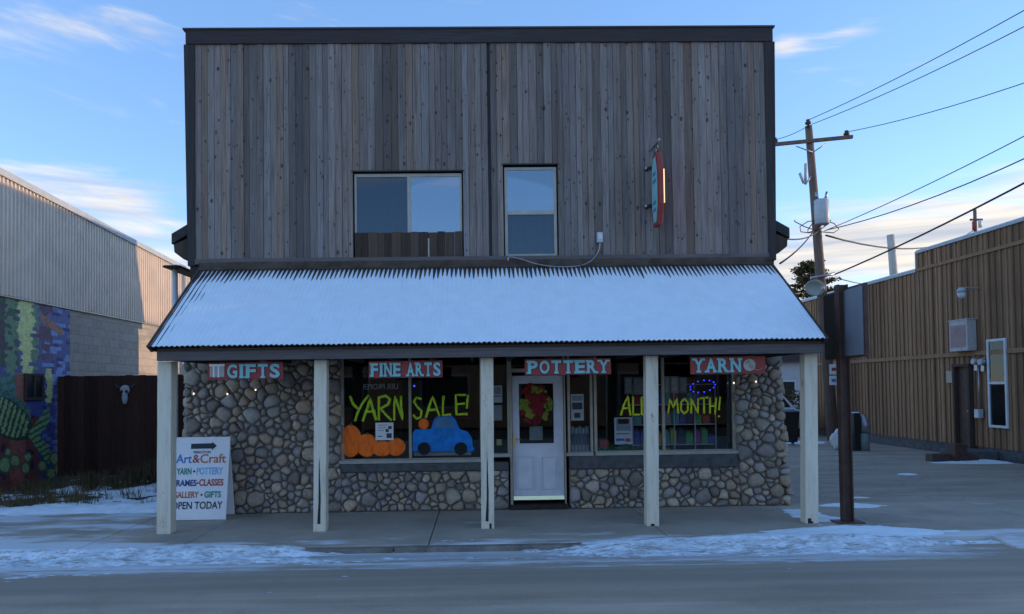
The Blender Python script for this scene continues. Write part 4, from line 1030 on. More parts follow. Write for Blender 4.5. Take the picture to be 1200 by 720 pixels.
for i, (px_, py_, s_, lab) in enumerate(((1142.5, 424, 4, 'grey round electric meter nearer the door on the brown wall'), (1150.5, 424.5, 4.4, 'grey round electric meter nearer the tall white window'))):
    q = PX(px_, py_, BXR - .1); rr = s_ * q.y / 867
    t_ = thing('electric_meter', lab, 'meter', (BXR, q.y, q.z), 'electric meters on the plank building')
    MB().tube([(BXR - .03, q.y, q.z), (BXR - .10, q.y, q.z)], rr, 14).build('meter_base', M['steel'], t_)
    MB().tube([(BXR - .101, q.y, q.z), (BXR - .17, q.y, q.z)], [rr * .9, rr * .8], 14).build('meter_cover', M['galv'], t_)
    MB().box(BXR - .09, BXR - .03, q.y - .06, q.y + .06, q.z - rr - .14, q.z - rr).build('meter_box', M['steel'], t_)
q = PX(1146.5, 485, BXR - .1); t_ = thing('junction_box', 'small pale box beside the side door of the plank building', 'box', (BXR, q.y, q.z))
MB().box(BXR - .15, BXR - .03, q.y - .09, q.y + .09, q.z - .11, q.z + .11).build('box', M['galv'], t_, .01); MB().box(BXR - .156, BXR - .1505, q.y - .07, q.y + .07, q.z - .09, q.z + .09).build('cover', M['white_frame'], t_)
MB().tube([(BXR - .06, q.y, q.z + .11), (BXR - .06, q.y, q.z + 1.2)], .02).build('conduit', M['steel'], t_)
q = PX(1112, 442, BXR - .06); t_ = tag(MB().box(BXR - .06, BXR - .03, q.y - .12, q.y + .12, q.z - .16, q.z + .16).build('wall_plate', M['frame_brown'], None, .006), 'small blank tan plate screwed to the brown wall left of the door', 'plate')
# doorstep and timber blocks
q = PX(1130, 533, BXR - .5); t_ = tag(MB().box(BXR - .75, BXR - .04, q.y - .55, q.y + .55, -.02, .22).build('door_step', M['concrete_dark'], None, .02), 'low concrete step under the side door', 'step')
for (px_, py_, L_, H_, lab) in ((1108, 541, .85, .17, 'low dark red timber block lying left of the door step'), (1127, 541.5, .42, .42, 'tall dark red timber block in front of the door step'), (1139, 541.5, .5, .14, 'flat dark red timber block right of the door step')):
    q = G(px_, py_); tag(MB().box(q.x - L_ / 2 * .72, q.x + L_ / 2 * .72, q.y, q.y + .3, -.02, H_).build('timber_block', M['brown_steel'], None, .02), lab, 'timber block', 'timber blocks by the side door')

# ------------------------------------------------------------------ behind the lot
hs = thing('pale_house', 'pale grey sided house seen in the gap behind the stone corner', 'house', (10, 42, 0))
MB().box(9.0, 18.4, 40, 48, -.1, 3.1).build('wall', M['render'], hs)
MB().prism([(8.6, 39.6, 3.1), (18.8, 39.6, 3.1), (13.7, 39.6, 4.6)], (0, 8.8, 0)).build('roof', M['shingle'], hs)
mb = MB(); mb.box(16.1, 17.2, 39.95, 39.99, 1.0, 2.1); hw_ = mb.build('window', M['white_frame'], hs); MB().box(16.18, 17.12, 39.93, 39.945, 1.08, 2.02).build('window_pane', M['dark'], hw_)
def leaf_blob(mb, cen, rx, ry, rz_, n, size, rnd, seed, dens=0.0):
    k = 0; tries = 0
    while k < n and tries < n * 8:
        tries += 1
        d = Vector((rnd.gauss(0, 1), rnd.gauss(0, 1), rnd.gauss(0, 1))).normalized() * (rnd.random() ** 0.45)
        p = Vector((cen[0] + d.x * rx, cen[1] + d.y * ry, cen[2] + d.z * rz_))
        if mn.noise((p.x * 1.1 + seed, p.y * 1.1, p.z * 1.3)) < dens: continue
        a = Vector((rnd.gauss(0, 1), rnd.gauss(0, 1), rnd.gauss(0, .6))).normalized() * size * rnd.uniform(.5, 1.2); b = a.cross(Vector((rnd.gauss(0, 1), rnd.gauss(0, 1), rnd.gauss(0, 1)))).normalized() * size * .45
        v = rnd.uniform(.5, 1.6); q = len(mb.v); mb.v += [tuple(p - a), tuple(p - b), tuple(p + a), tuple(p + b)]; mb.face([q, q + 1, q + 2, q + 3], (v * rnd.uniform(.9, 1.3), v, v * .8)); k += 1
hg = thing('hedge', 'dark clipped hedge in front of the pale house', 'hedge', (13, 37, 0))
mb = MB(); rnd = random.Random(2)
for k in range(9): leaf_blob(mb, (9.6 + k * .95, 37, .85 + rnd.uniform(-.1, .1)), .8, .6, .85, 480, .12, rnd, k, -.6)
mb.build('foliage', M['tree_leaf'], hg, recalc=False)
for k in range(9): MB().tube([(9.6 + k * .95, 37, -.1), (9.6 + k * .95, 37, .9)], .05).build('stem', M['bark'], hg)
# conifer above the plank building
q = P(948, 345, 44.0)
tr = thing('pine_tree', 'ragged pine tree rising behind the end of the plank building', 'tree', (q.x, 44, 0))
MB().tube([(q.x, 44, -.1), (q.x + .1, 44, 3), (q.x + .15, 44, 6), (q.x + .2, 44, P(953, 304, 44).z)], [.26, .2, .12, .03], 8).build('trunk', M['bark'], tr)
mb = MB(); rnd = random.Random(12); br = MB(); ztop = P(953, 303, 44).z
for k in range(70):
    z = 3.0 + (ztop - 3.2) * (k / 70) ** 0.9; rad = 2.5 * (1 - (k / 70) ** 1.5) ** .8 + .25; a = k * 2.4; L = rad * rnd.uniform(.6, 1.05)
    e = (q.x + .15 + L * math.cos(a), 44 + L * math.sin(a), z + L * rnd.uniform(.05, .35)); br.tube([(q.x + .15, 44, z), e], [.03, .01], 4)
    for m_ in range(3): t = .45 + .3 * m_; leaf_blob(mb, (q.x + .15 + L * t * math.cos(a), 44 + L * t * math.sin(a), z + (e[2] - z) * t), .42, .42, .18, 60, .11, rnd, k, -.05)
mb.build('crown', M['tree_leaf'], tr, recalc=False); br.build('limbs', M['bark'], tr)
# parked car
def make_car(cx_, cy_):
    t_ = thing('parked_car', 'silver parked car facing out behind the dark bin by the stone corner', 'car', (cx_, cy_, 0))
    prof = [(-2.15, .42), (-2.2, .62), (-2.1, .86), (-1.15, 1.0), (-.45, 1.48), (.9, 1.52), (1.75, 1.05), (2.15, .95), (2.2, .5), (2.1, .3), (-2.0, .3)]   # front is -y
    b_ = MB(); n = len(prof); W = .88
    for (x, k) in ((-W, 1), (-W * .55, 1), (W * .55, 1), (W, 1)):
        for (y, z) in prof: s_ = .80 if z > 1.2 else 1.0; b_.v.append((cx_ + x * s_, cy_ + y, z + (.02 if abs(x) < W else 0)))
    for i in range(3):
        for j in range(n): b_.face([i * n + j, i * n + (j + 1) % n, (i + 1) * n + (j + 1) % n, (i + 1) * n + j])
    b_.face(list(range(n))); b_.face(list(range(3 * n, 4 * n)))
    b_.build('body', M['car'], t_, .04)
    ws = [(cx_ - .66, cy_ - 1.13, 1.05), (cx_ + .66, cy_ - 1.13, 1.05), (cx_ + .60, cy_ - .52, 1.47), (cx_ - .60, cy_ - .52, 1.47)]
    MB().prism(ws, (0, -.03, .02)).build('windscreen', M['dim_glass'], t_)
    for s_ in (-1, 1):
        MB().prism([(cx_ + s_ * .84, cy_ - .95, 1.08), (cx_ + s_ * .84, cy_ + 1.3, 1.12), (cx_ + s_ * .735, cy_ + .85, 1.42), (cx_ + s_ * .735, cy_ - .4, 1.42)], (s_ * .03, 0, 0)).build('side_glass', M['dim_glass'], t_)
        MB().ball((cx_ + s_ * .66, cy_ - 2.13, .74), .16, .06, .09).build('headlight', M['galv'], t_)
        MB().box(cx_ + s_ * .9, cx_ + s_ * 1.06, cy_ - .95, cy_ - .85, 1.0, 1.12).build('mirror', M['car'], t_, .02)
        for yy in (-1.4, 1.4):
            w_ = MB().tube([(cx_ + s_ * .70, cy_ + yy, .31), (cx_ + s_ * .90, cy_ + yy, .31)], .32, 20).build('wheel', M['rubber'], t_)
            MB().tube([(cx_ + s_ * .901, cy_ + yy, .31), (cx_ + s_ * .915, cy_ + yy, .31)], .2, 14).build('rim', M['galv'], w_)
    MB().box(cx_ - .5, cx_ + .5, cy_ - 2.23, cy_ - 2.19, .55, .72).build('grille', M['dark'], t_)
    return t_
make_car(10.75, 28.2)
q = G(925, 521); bin_ = thing('wheeled_bin', 'tall black wheeled bin standing beside the stone corner', 'bin', (q.x, q.y, 0))
mb = MB(); wa, wb = .19, .25; b0 = len(mb.v)
mb.v += [(q.x - wa, q.y - wa, .08), (q.x + wa, q.y - wa, .08), (q.x + wa, q.y + wa, .08), (q.x - wa, q.y + wa, .08), (q.x - wb, q.y - wb, 1.0), (q.x + wb, q.y - wb, 1.0), (q.x + wb, q.y + wb, 1.0), (q.x - wb, q.y + wb, 1.0)]
for f in ((3, 2, 1, 0), (4, 5, 6, 7), (0, 1, 5, 4), (1, 2, 6, 5), (2, 3, 7, 6), (3, 0, 4, 7)): mb.face(list(f))
mb.build('bin_body', M['dark'], bin_, .02); mb = MB(); mb.prism([(q.x - wb - .02, q.y - wb - .03, 1.002), (q.x - wb - .02, q.y + wb + .05, 1.002), (q.x - wb - .02, q.y + wb, 1.10), (q.x - wb - .02, q.y - wb, 1.04)], (2 * wb + .04, 0, 0)); mb.build('lid', M['dark'], bin_, .015)
for s_ in (-1, 1): MB().tube([(q.x + s_ * .17, q.y + .22, .09), (q.x + s_ * .23, q.y + .22, .09)], .09, 12).build('wheel', M['rubber'], bin_)

# ------------------------------------------------------------------ utility poles and wires
UB = P(977, 519, 24.6); UT = P(947.5, 148, 24.6)
up = thing('utility_pole', 'leaning wooden utility pole with transformer beside the plank building', 'utility pole', (UB.x, UB.y, 0))
def upt(py): t = (519 - py) / (519 - 148); return Vector((UB.x + (UT.x - UB.x) * t, UB.y, 0 + (UT.z) * t))
MB().tube([(UB.x, UB.y, -.2), upt(300), tuple(UT)], [.19, .15, .115], 12).build('pole', M['pole'], up)
ca = upt(168); L0 = P(905, 171, 24.6); L1 = P(997, 162, 24.6)
d_ = (L1 - L0).normalized(); mb = MB(); 
mb.prism([(L0.x, UB.y - .17, L0.z - .06), (L1.x, UB.y - .17, L1.z - .06), (L1.x, UB.y - .17, L1.z + .06), (L0.x, UB.y - .17, L0.z + .06)], (0, .09, 0)); mb.build('crossarm', M['pole'], up, .008)
mb = MB(); 
for px_ in (933, 968): e = P(px_, 170 - (px_ - 950) * .09, 24.43); mb.tube([tuple(e), tuple(upt(181) + Vector((0, -.15, 0)))], .02, 5)
mb.build('arm_brace', M['steel'], up)
for (px_, py_) in ((947, 144), (908, 165.5), (992, 157)):
    e = P(px_, py_, 24.5); mb = MB(); mb.tube([(e.x, e.y, e.z - .18), (e.x, e.y, e.z - .06), (e.x, e.y, e.z - .05), (e.x, e.y, e.z + .02), (e.x, e.y, e.z + .03), (e.x, e.y, e.z + .10)], [.03, .03, .09, .10, .05, .07], 10); mb.build('insulator', M['brown_steel'], up)
tt, tb = P(961, 235, 24.2), P(962, 264, 24.2); ro = 8.3 * 24.2 / 867
MB().tube([(tb.x, tb.y - .1, tb.z), (tb.x, tb.y - .1, tb.z + .04), (tt.x, tt.y - .1, tt.z - .03), (tt.x, tt.y - .1, tt.z)], [ro * .9, ro, ro, ro * .85], 18).build('transformer', M['galv'], up)
for s_ in (-1, 1): MB().tube([(tt.x + s_ * ro * .55, tt.y - .1, tt.z), (tt.x + s_ * ro * .8, tt.y - .1, tt.z + .26)], [.05, .035], 8).build('bushing', M['steel'], up)
mb = MB(); a = P(944, 192, 24.3); b = P(944, 216, 24.3); c = P(938, 202, 24.3); mb.tube([tuple(a), tuple(b)], .05, 8); mb.tube([tuple(P(937, 203, 24.3)), tuple(P(942, 215, 24.3))], .05, 6); mb.tube([tuple(b), tuple(upt(206))], .03, 5); mb.build('fuse_cutout', M['galv'], up)
a = P(948, 324, 24.4); b = P(976, 321, 24.4)
for (py_, h_, cc) in ((434, 12, 'white_frame'), (447, 11, 'white_frame')):
    r = rect(972, py_ - h_ / 2 - 1, 982, py_ + h_ / 2 - 1, 24.3); nb = MB().box(r[0], r[1], 24.3, 24.31, r[2], r[3]).build('notice_plate', M['white'], up)
    nb2 = MB(); nb2.box(r[0] + .07, r[1] - .07, 24.291, 24.299, (r[2] + r[3]) / 2 - .05, (r[2] + r[3]) / 2 + .05); nb2.build('notice_print', M['red'] if py_ < 440 else M['ltblue'], nb)
# next pole of the line, on the pavement outside the picture, and one far behind the shop
def plain_pole(x, y, h, lab):
    t_ = thing('utility_pole', lab, 'utility pole', (x, y, 0)); MB().tube([(x, y, -.3), (x, y, h)], [.17, .11], 12).build('pole', M['pole'], t_)
    MB().box(x - 1.2, x + 1.2, y - .18, y - .09, h - .75, h - .62).build('crossarm', M['pole'], t_, .008); return t_
NP = Vector((13.0, 9.6, 0)); 
plain_pole(13.0, 9.6, 10.4, 'plain wooden utility pole at the kerb past the right edge of the street view')
plain_pole(-14, 40, 9.2, 'plain wooden utility pole far behind the shop')
def wire(lab, a, b, sag, r=.012, n=14):
    a, b = Vector(a), Vector(b); pts = []
    for k in range(n + 1):
        t = k / n; q = a.lerp(b, t); q.z -= sag * 4 * t * (1 - t); pts.append(q)
    o = MB().tube(pts, r, 5).build('overhead_wire', M['wire']); tag(o, lab, 'wire', 'overhead wires'); return o
def toward(p0, p1, px_end):     # far end of a wire: extend its picture line to the next pole's plane
    m_ = (p1[1] - p0[1]) / (p1[0] - p0[0]); return P(px_end, p0[1] + m_ * (px_end - p0[0]), NP.y)
def endp(p0, p1, off=0.0):
    px_end = proj(NP.x + off, NP.y, 8.0)[0]; q = toward(p0, p1, px_end); return q
wire('topmost thin wire from the pole tip up to the right', P(947, 141, 24.5), endp((947, 141), (1200, -2)), .28)
wire('second thin wire from the pole tip up to the right', P(951, 146, 24.5), endp((951, 146), (1200, 16)), .3)
wire('thin wire from the right end of the pole crossarm', P(992, 155, 24.5), endp((992, 155), (1200, 80)), .35)
wire('taut wire leaving the pole just above the transformer base', P(966, 271, 24.4), endp((966, 271), (1200, 147)), .25, .013)
wire('twisted wire leaving the pole just below the transformer', P(968, 270, 24.4), endp((968, 270), (1200, 158)), .55, .016)
wire('thick black cable rising from the lamp arm to the upper right', P(978, 322, 24.3), endp((978, 322), (1200, 202)), .25, .026)
wire('short wire from the pole tip to the left end of the crossarm', P(945, 149, 24.5), P(908, 164, 24.5), .05, .011)
wire('wire running left from the crossarm behind the shop', P(908, 165, 24.5), (-14, 40, 9.0), .5)
wire('service wire from the pole to the shop eave, upper one', P(960, 270, 24.4), P(909, 278, YW + 2.0), .15, .018)
wire('service wire from the pole to the shop eave, lower one', P(955, 268, 24.4), P(914, 309, YW + 1.5), .1, .018)
mb = MB(); q = P(957, 266, 24.25)
cp = [(q.x + .5 * math.cos(t * .7) * (.5 + .05 * t), q.y - .05 + .06 * math.sin(t), q.z + .22 * math.sin(t * .9)) for t in range(24)]
tag(mb.tube(cp, .016, 5).build('cable_coil', M['wire']), 'tangled coil of cable tied to the pole under the transformer', 'cable')
# far pole with small aerial, cut pole
q = P(1143, 270, 46); t_ = thing('distant_pole', 'small distant pole with red and white fittings above the plank building roof', 'pole', (q.x, 46, 0))
MB().tube([(q.x, 46, -.2), (q.x, 46, P(1143, 246, 46).z)], .10, 8).build('pole', M['pole'], t_)
e = P(1143, 258, 46); MB().box(e.x - .4, e.x + .4, 45.88, 45.95, e.z - .06, e.z + .06).build('crossarm', M['pole'], t_)
e = P(1142, 266, 46); MB().tube([(e.x - .15, 45.8, e.z - .25), (e.x - .15, 45.8, e.z + .3)], .12, 8).build('fitting', M['red'], t_)
e = P(1146, 262, 46); MB().tube([(e.x, 45.8, e.z - .3), (e.x, 45.8, e.z + .15)], .10, 8).build('insulator', M['white_frame'], t_)
wire('heavy bundled wire from the pole to the small distant pole', P(968, 276, 24.4), P(1140, 271, 45.9), .75, .032)
wire('thin slack wire from the lamp arm to the small distant pole', P(980, 326, 24.3), P(1141, 278, 45.9), 1.3, .016)
q = P(1048, 330, 33); e = P(1043.5, 275.5, 33); t_ = MB().tube([(q.x + .3, 33, -.2), (q.x, 33, q.z), (e.x, 33, e.z)], [.22, .17, .155], 12).build('cut_pole', mat('bleached_pole', (0.48, 0.44, 0.38), .85, .2, 4, stretch=(5, 5, .5))); tag(t_, 'bleached cut off pole standing behind the plank building roof', 'pole')
# lamp and dish by the pole
q = P(953, 338, 24.2); ds = thing('satellite_dish', 'pale round satellite dish on a bracket left of the leaning pole', 'satellite dish', (q.x, q.y, q.z))
mb = MB(); n = 20; R_ = 12 * 24.2 / 867; b0 = 0
for k in range(5):
    rr = R_ * k / 4
    for j in range(n): th = 2 * math.pi * j / n; mb.v.append((q.x + rr * math.cos(th), q.y - .12 + .16 * (1 - (k / 4) ** 2) , q.z + rr * math.sin(th) * .82))
for k in range(4):
    for j in range(n): mb.face([k * n + j, k * n + (j + 1) % n, (k + 1) * n + (j + 1) % n, (k + 1) * n + j], (1, 1, 1), 0, True)
dd = mb.build('dish', mat('weathered_dish', (.36, .34, .30), .6, .2, 3), ds, recalc=False); so = dd.modifiers.new('thickness', 'SOLIDIFY'); so.thickness = .02
MB().tube([(q.x, q.y + .05, q.z), tuple(upt(330))], .03, 6).build('arm', M['steel'], ds)
MB().tube([(q.x + .1, q.y - .1, q.z - .3), (q.x + .05, q.y - .55, q.z - .1)], .015, 5).build('feed_arm', M['steel'], ds); MB().ball((q.x + .05, q.y - .58, q.z - .08), .06, .08, .06).build('feed_horn', M['galv'], ds)
a = P(950, 326, 24.4); b = P(978, 321, 24.4); MB().tube([tuple(a), tuple(b)], .05, 6).build('pole_bracket', M['steel'], up)
# bollard, pipe and bag at the wall
q = G(1003.5, 528); t_ = thing('bollard', 'dark square wooden bollard by the brown plank wall', 'bollard', (q.x, q.y, 0)); MB().box(q.x - .09, q.x + .09, q.y - .09, q.y + .09, -.1, 1.05).build('post', M['dark'], t_, .015); MB().box(q.x - .09, q.x + .09, q.y - .09, q.y + .09, 1.051, 1.08).build('snow_cap', M['snow'], t_, .015)
q = G(1013, 528); t_ = thing('standpipe', 'greenish grey pipe with a thick elbow rising beside the dark bollard', 'pipe', (q.x, q.y, 0)); MB().tube([(q.x, q.y, -.1), (q.x + .02, q.y, .5)], .13, 12).build('pipe', mat('green_grey_plastic', (0.20, 0.25, 0.24), .6, .1, 4), t_); MB().tube([(q.x + .02, q.y, .501), (q.x + .04, q.y, .75), (q.x - .02, q.y + .05, 1.0)], [.15, .14, .08], 12).build('elbow', M['steel'], t_)
q = G(984, 527); t_ = tag(MB().ball((q.x, q.y, .26), .24, .2, .30, nu=16, nv=10, fn=lambda d, th, ph: 1 + .18 * math.sin(3 * th + 4 * ph)).build('plastic_bag', M['white_frame']), 'crumpled white bag on the ground near the foot of the pole', 'bag')

# ------------------------------------------------------------------ sign on the brown post at the kerb
q = G(993, 612); sp_ = thing('post_sign', 'brown steel post carrying a sign box with a blank grey face', 'sign', (q.x, q.y, 0))
top = P(985.5, 334, q.y)
mb = MB()
for (dx0_, dx1_, dy0_, dy1_) in ((-.068, -.056, -.06, .06), (.056, .068, -.06, .06), (-.0558, .0558, -.006, .006)):
    pts = [(q.x + dx0_, q.y + dy0_, .015), (q.x + dx1_, q.y + dy0_, .015), (q.x + dx1_, q.y + dy1_, .015), (q.x + dx0_, q.y + dy1_, .015)]
    mb.prism(pts, (top.x - q.x, 0, top.z - .015))
mb.build('post', M['brown_steel'], sp_)
MB().box(q.x - .19, q.x + .19, q.y - .13, q.y + .13, -.01, .016).build('base_plate', M['brown_steel'], sp_, .006)
sxp = top.x + .06
a = P(1013.5, 331, q.y - .66); b = P(1012, 418, q.y - .66)
ytn, ytf = q.y - .62, q.y + .72
ztn, zbn_ = P(1013, 331, ytn).z, P(1012, 418, ytn).z
xn, xf = P(1013.5, 375, ytn).x, P(966, 380, ytf).x
def sq(t): return (xn + (xf - xn) * t, ytn + (ytf - ytn) * t)
nrm = Vector((-(ytf - ytn), (xf - xn), 0)).normalized()
mb = MB(); cs = [sq(0), sq(1)]; th_ = nrm * -.05
mb.prism([(cs[0][0], cs[0][1], zbn_), (cs[1][0], cs[1][1], zbn_), (cs[1][0], cs[1][1], ztn), (cs[0][0], cs[0][1], ztn)], th_); mb.build('sign_box', M['brown_steel'], sp_, .01)
for (ta, tb_, nm, mm_) in ((.03, .46, 'grey_panel', mat('dull_grey_plastic', (.21, .22, .25), .4, .12, 2)), (.54, .985, 'dark_panel', M['dark'])):
    A, B = sq(ta), sq(tb_); mb = MB(); mb.prism([(A[0] + nrm.x * .002, A[1] + nrm.y * .002, zbn_ + .03), (B[0] + nrm.x * .002, B[1] + nrm.y * .002, zbn_ + .03), (B[0] + nrm.x * .002, B[1] + nrm.y * .002, ztn - .03), (A[0] + nrm.x * .002, A[1] + nrm.y * .002, ztn - .03)], nrm * .01); mb.build(nm, mm_, sp_)
# ------------------------------------------------------------------ signs of the shop
def hang_sign(body, px0, py0, px1, py1, tx, ty, lab, extra=None, Y=10.0):
    r = rect(px0, py0, px1, py1, Y); s_ = thing('hanging_sign', lab, 'sign', ((r[0] + r[1]) / 2, Y, r[2]), 'red signs under the porch beam')
    MB().box(r[0], r[1], Y, Y + .025, r[2], r[3]).build('sign_board', M['red'], s_, .004)
    t = rect(tx[0], ty[0], tx[1], ty[1], Y); n = len(body.replace(' ', ''))
    # slab letters: heavy glyphs plus foot and head serifs
    SER = {'G': '', 'I': 'tb', 'F': 'tbl', 'T': 'b', 'S': '', 'N': 'NN', 'E': 'l', 'A': 'AA', 'R': 'RR', 'P': 'PP', 'O': '', 'Y': 'YY'}
    adv = (t[1] - t[0]) / sum(.55 if ch in 'I ' else 1 for ch in body)
    for (m_, bold, y_, g) in ((M['navy'], .045, Y - .001, .010), (M['teal'], .034, Y - .006, 0.0)):
        mb = MB(); x = t[0]; H = t[3] - t[2]
        for ch in body:
            w = adv * (.55 if ch in 'I ' else 1)
            if ch != ' ':
                k = .10 * w; a, b = x + k - g * .5, x + w - k * .6 + g; z0, z1 = t[2] - g, t[3] + g * .4
                st = .20 * adv
                mb.text(ch, a if ch != 'I' else (a + b) / 2 - st * .7, b if ch != 'I' else (a + b) / 2 + st * .7, z0, z1, y_, .004, bold=bold)
                sh = H * .15 + g * .7; ser = []
                L, Rr, Cc = a + st * .4, b - st * .4, (a + b) / 2; sw_ = st * .95
                if ch in 'IFTPY': ser.append((L if ch in 'FP' else Cc, 'b'))
                if ch == 'I': ser.append((Cc, 't'))
                if ch in 'FPER': ser += [(L, 't')]
                if ch in 'ER': ser += [(L, 'b')]
                if ch == 'N': ser += [(L, 'b'), (L, 't'), (Rr, 't')]
                if ch in 'AR': ser += [(Rr, 'b')]
                if ch == 'A': ser += [(L, 'b')]
                if ch == 'Y': ser += [(L, 't'), (Rr, 't')]
                for (cx_, pos) in ser:
                    zz = (z0, z0 + sh) if pos == 'b' else (z1 - sh, z1); mb.box(cx_ - sw_, cx_ + sw_, y_ - .0045, y_ - .0005, *zz)
            x += w
        mb.build('lettering_outline' if m_ is M['navy'] else 'lettering', m_, s_)
    if extra: extra(s_, Y)
    for e in (r[0] + .12, r[1] - .12): MB().tube([(e, Y + .012, r[3]), (e, Y + .012, zf0 + .12)], .006, 5).build('hanger', M['dark'], s_)
    return s_
def gift_box(s_, Y):
    r = rect(246, 428.5, 263, 442, Y); MB().box(r[0], r[1], Y - .008, Y - .001, r[2], r[3]).build('gift_emblem', M['frame'], s_)
    mb = MB()
    for px_ in (250, 255.5): q = rect(px_, 428, px_ + 1.6, 442.5, Y); mb.box(q[0], q[1], Y - .012, Y - .0085, q[2], q[3])
    q = rect(245.5, 427, 263.5, 429.5, Y); mb.box(q[0], q[1], Y - .0121, Y - .0086, q[2], q[3]); mb.build('ribbon', M['white'], s_)
def wool_ball(s_, Y):
    c = P(878, 428, Y); mb = MB(); mb.tube([(c.x, Y - .001, c.z), (c.x, Y - .012, c.z)], 7.2 * Y / 867, 20); mb.build('yarn_ball_emblem', M['frame'], s_)
    mb = MB()
    for k in range(5):
        a = -0.6 + k * .3; rr = 6.5 * Y / 867; mb.tube([(c.x + rr * math.cos(a + 2.2) * .9, Y - .0135, c.z + rr * math.sin(a + 2.2) * .9), (c.x + rr * .2 * k * .2, Y - .016, c.z + rr * (k - 2) * .2), (c.x + rr * math.cos(-a - .6) * .9, Y - .0135, c.z + rr * math.sin(-a - .6) * .9)], .004, 5)
    mb.tube([P(884, 433, Y - .012), P(889, 434, Y - .012), P(893, 431.5, Y - .012)], .005, 5); mb.build('yarn_strand', M['frame_brown'], s_)
hang_sign('GIFTS', 243, 425, 331.5, 445, (265, 329), (426.8, 443.4), 'red gifts sign with pale teal letters and a wrapped box', gift_box)
hang_sign('FINE ARTS', 432, 423, 518.5, 443, (433.5, 517), (425.2, 441.4), 'red fine arts sign with pale teal letters over the left window')
hang_sign('POTTERY', 615, 420.5, 716, 439.5, (617, 714), (422.3, 438), 'red pottery sign with pale teal letters over the door')
hang_sign('YARN', 809, 418, 897, 438.5, (811, 869), (420, 436.8), 'red yarn sign with pale teal letters and a wool ball', wool_ball)

# sandwich board
Yb = 11.05
r = rect(202, 513, 264, 603, Yb); zb_ = max(r[2], 0.01)
ab_ = thing('sandwich_board', 'white art and craft board with coloured lettering leaning by the stone wall', 'sign', ((r[0] + r[1]) / 2, Yb, 0))
x0_, x1_ = P(200, 560, Yb).x, P(264.5, 560, Yb).x; H_ = P(235, 513.5, Yb).z
tilt = .22 / H_
lean = lambda X, y, Z: (X, y + Z * tilt, Z)
mb = MB(); mb.prism([lean(x0_, Yb, .005), lean(x1_, Yb, .005), lean(x1_, Yb, H_), lean(x0_, Yb, H_)], (0, .02, 0)); mb.build('front_board', M['white'], ab_, .006)
mb = MB(); mb.prism([(x0_ + .02, Yb + .45, .005), (x1_ - .02, Yb + .45, .005), (x1_ - .02, Yb + .24, H_ - .02), (x0_ + .02, Yb + .24, H_ - .02)], (0, .02, 0)); mb.build('rear_board', M['white'], ab_, .006)
def bt(body, px0, px1, py0, py1, c, bold=.012):
    a = rect(px0, py0, px1, py1, Yb + .05); mm_ = BOARD[c]
    MB().text(body, a[0], a[1], a[2], a[3], Yb - .001, .003, bold=bold, along=lean).build('lettering', mm_, ab_)
BOARD = {k: mat('board_paint_' + k, v, .6, .1, 8, bump=0) for k, v in dict(black=(.03, .035, .05), navy=(.04, .07, .22), blue=(.05, .18, .48), red=(.42, .08, .06), orange=(.48, .16, .07), green=(.05, .26, .18), sky=(.25, .48, .72)).items()}
mb = MB(); A = lambda a, b: lean(P(a, b, Yb).x, Yb - .004, P(a, b, Yb).z)
mb.prism([A(218, 521.5), A(243, 520.8), A(243, 519), A(248.5, 523.8), A(243, 529), A(243, 527), A(218, 527.5)], (0, .003, 0)); mb.build('arrow_mark', BOARD['black'], ab_)
bt('PRINCETON', 223, 243, 529.5, 532.5, 'black', .01)
bt('Art', 203, 221.5, 533.5, 544, 'blue'); bt('&', 222.5, 231, 534, 543.5, 'red'); bt('Craft', 231.5, 262, 533, 543.5, 'orange')
bt('YARN', 204.5, 222, 549.5, 557, 'green', .03); bt('·', 224, 226.5, 552, 554.5, 'black', .05); bt('POTTERY', 228, 259, 548.5, 557, 'sky', .03)
bt('FRAMES', 201.5, 229, 563, 570.5, 'navy', .03); bt('-', 229.2, 231.5, 566, 567.5, 'black', .02); bt('CLASSES', 232, 260.5, 562, 570, 'red', .03)
bt('GALLERY', 202.5, 232.5, 576.5, 584, 'orange', .03); bt('·', 234.5, 237, 579, 581.5, 'black', .05); bt('GIFTS', 239, 258.5, 576, 583.5, 'green', .03)
bt('OPEN TODAY', 201.5, 261, 588, 596.5, 'black', .015)

# projecting sign on the plank wall
xS = P(768, 225, 11.2).x; yA_, yB_ = 11.50, 10.98
Zt, Zb_ = P(768, 180, 11.2).z, P(768, 264.5, 11.2).z; Hh = Zt - Zb_
ps = thing('projecting_sign', 'tall narrow red edged sign with teal face projecting from the plank wall', 'sign', (xS, YW, Zb_))
prof = [(yA_ - .14, Zb_), (yB_ + .14, Zb_), (yB_, Zb_ + Hh * .26), (yB_, Zb_ + Hh * .74), (yB_ + .14, Zt), (yA_ - .14, Zt), (yA_, Zb_ + Hh * .74), (yA_, Zb_ + Hh * .26)]
ROT = Matrix.Translation((xS, 11.3, 0)) @ Matrix.Rotation(R(0), 4, 'Z') @ Matrix.Translation((-xS, -11.3, 0))
mb = MB(); mb.prism([(xS, y, z) for y, z in prof], (.075, 0, 0)); mb.build('sign_rim', M['red'], ps, .006)
cy_ = (yA_ + yB_) / 2; czm = (Zt + Zb_) / 2
inn = [(cy_ + (y - cy_) * .66, czm + (z - czm) * .90) for y, z in prof]
mb = MB(); mb.prism([(xS - .004, y, z) for y, z in inn], (.0035, 0, 0)); mb.build('teal_face', M['teal'], ps)
mb = MB()
for k, (zc_, s_) in enumerate(((.22, .9), (.32, .9), (.62, 1), (.72, .8))): mb.box(xS - .008, xS - .0045, cy_ - .10 * s_, cy_ + .10 * s_, Zb_ + Hh * zc_ - .025, Zb_ + Hh * zc_ + .025)
mb.build('face_print', M['ltblue'], ps)
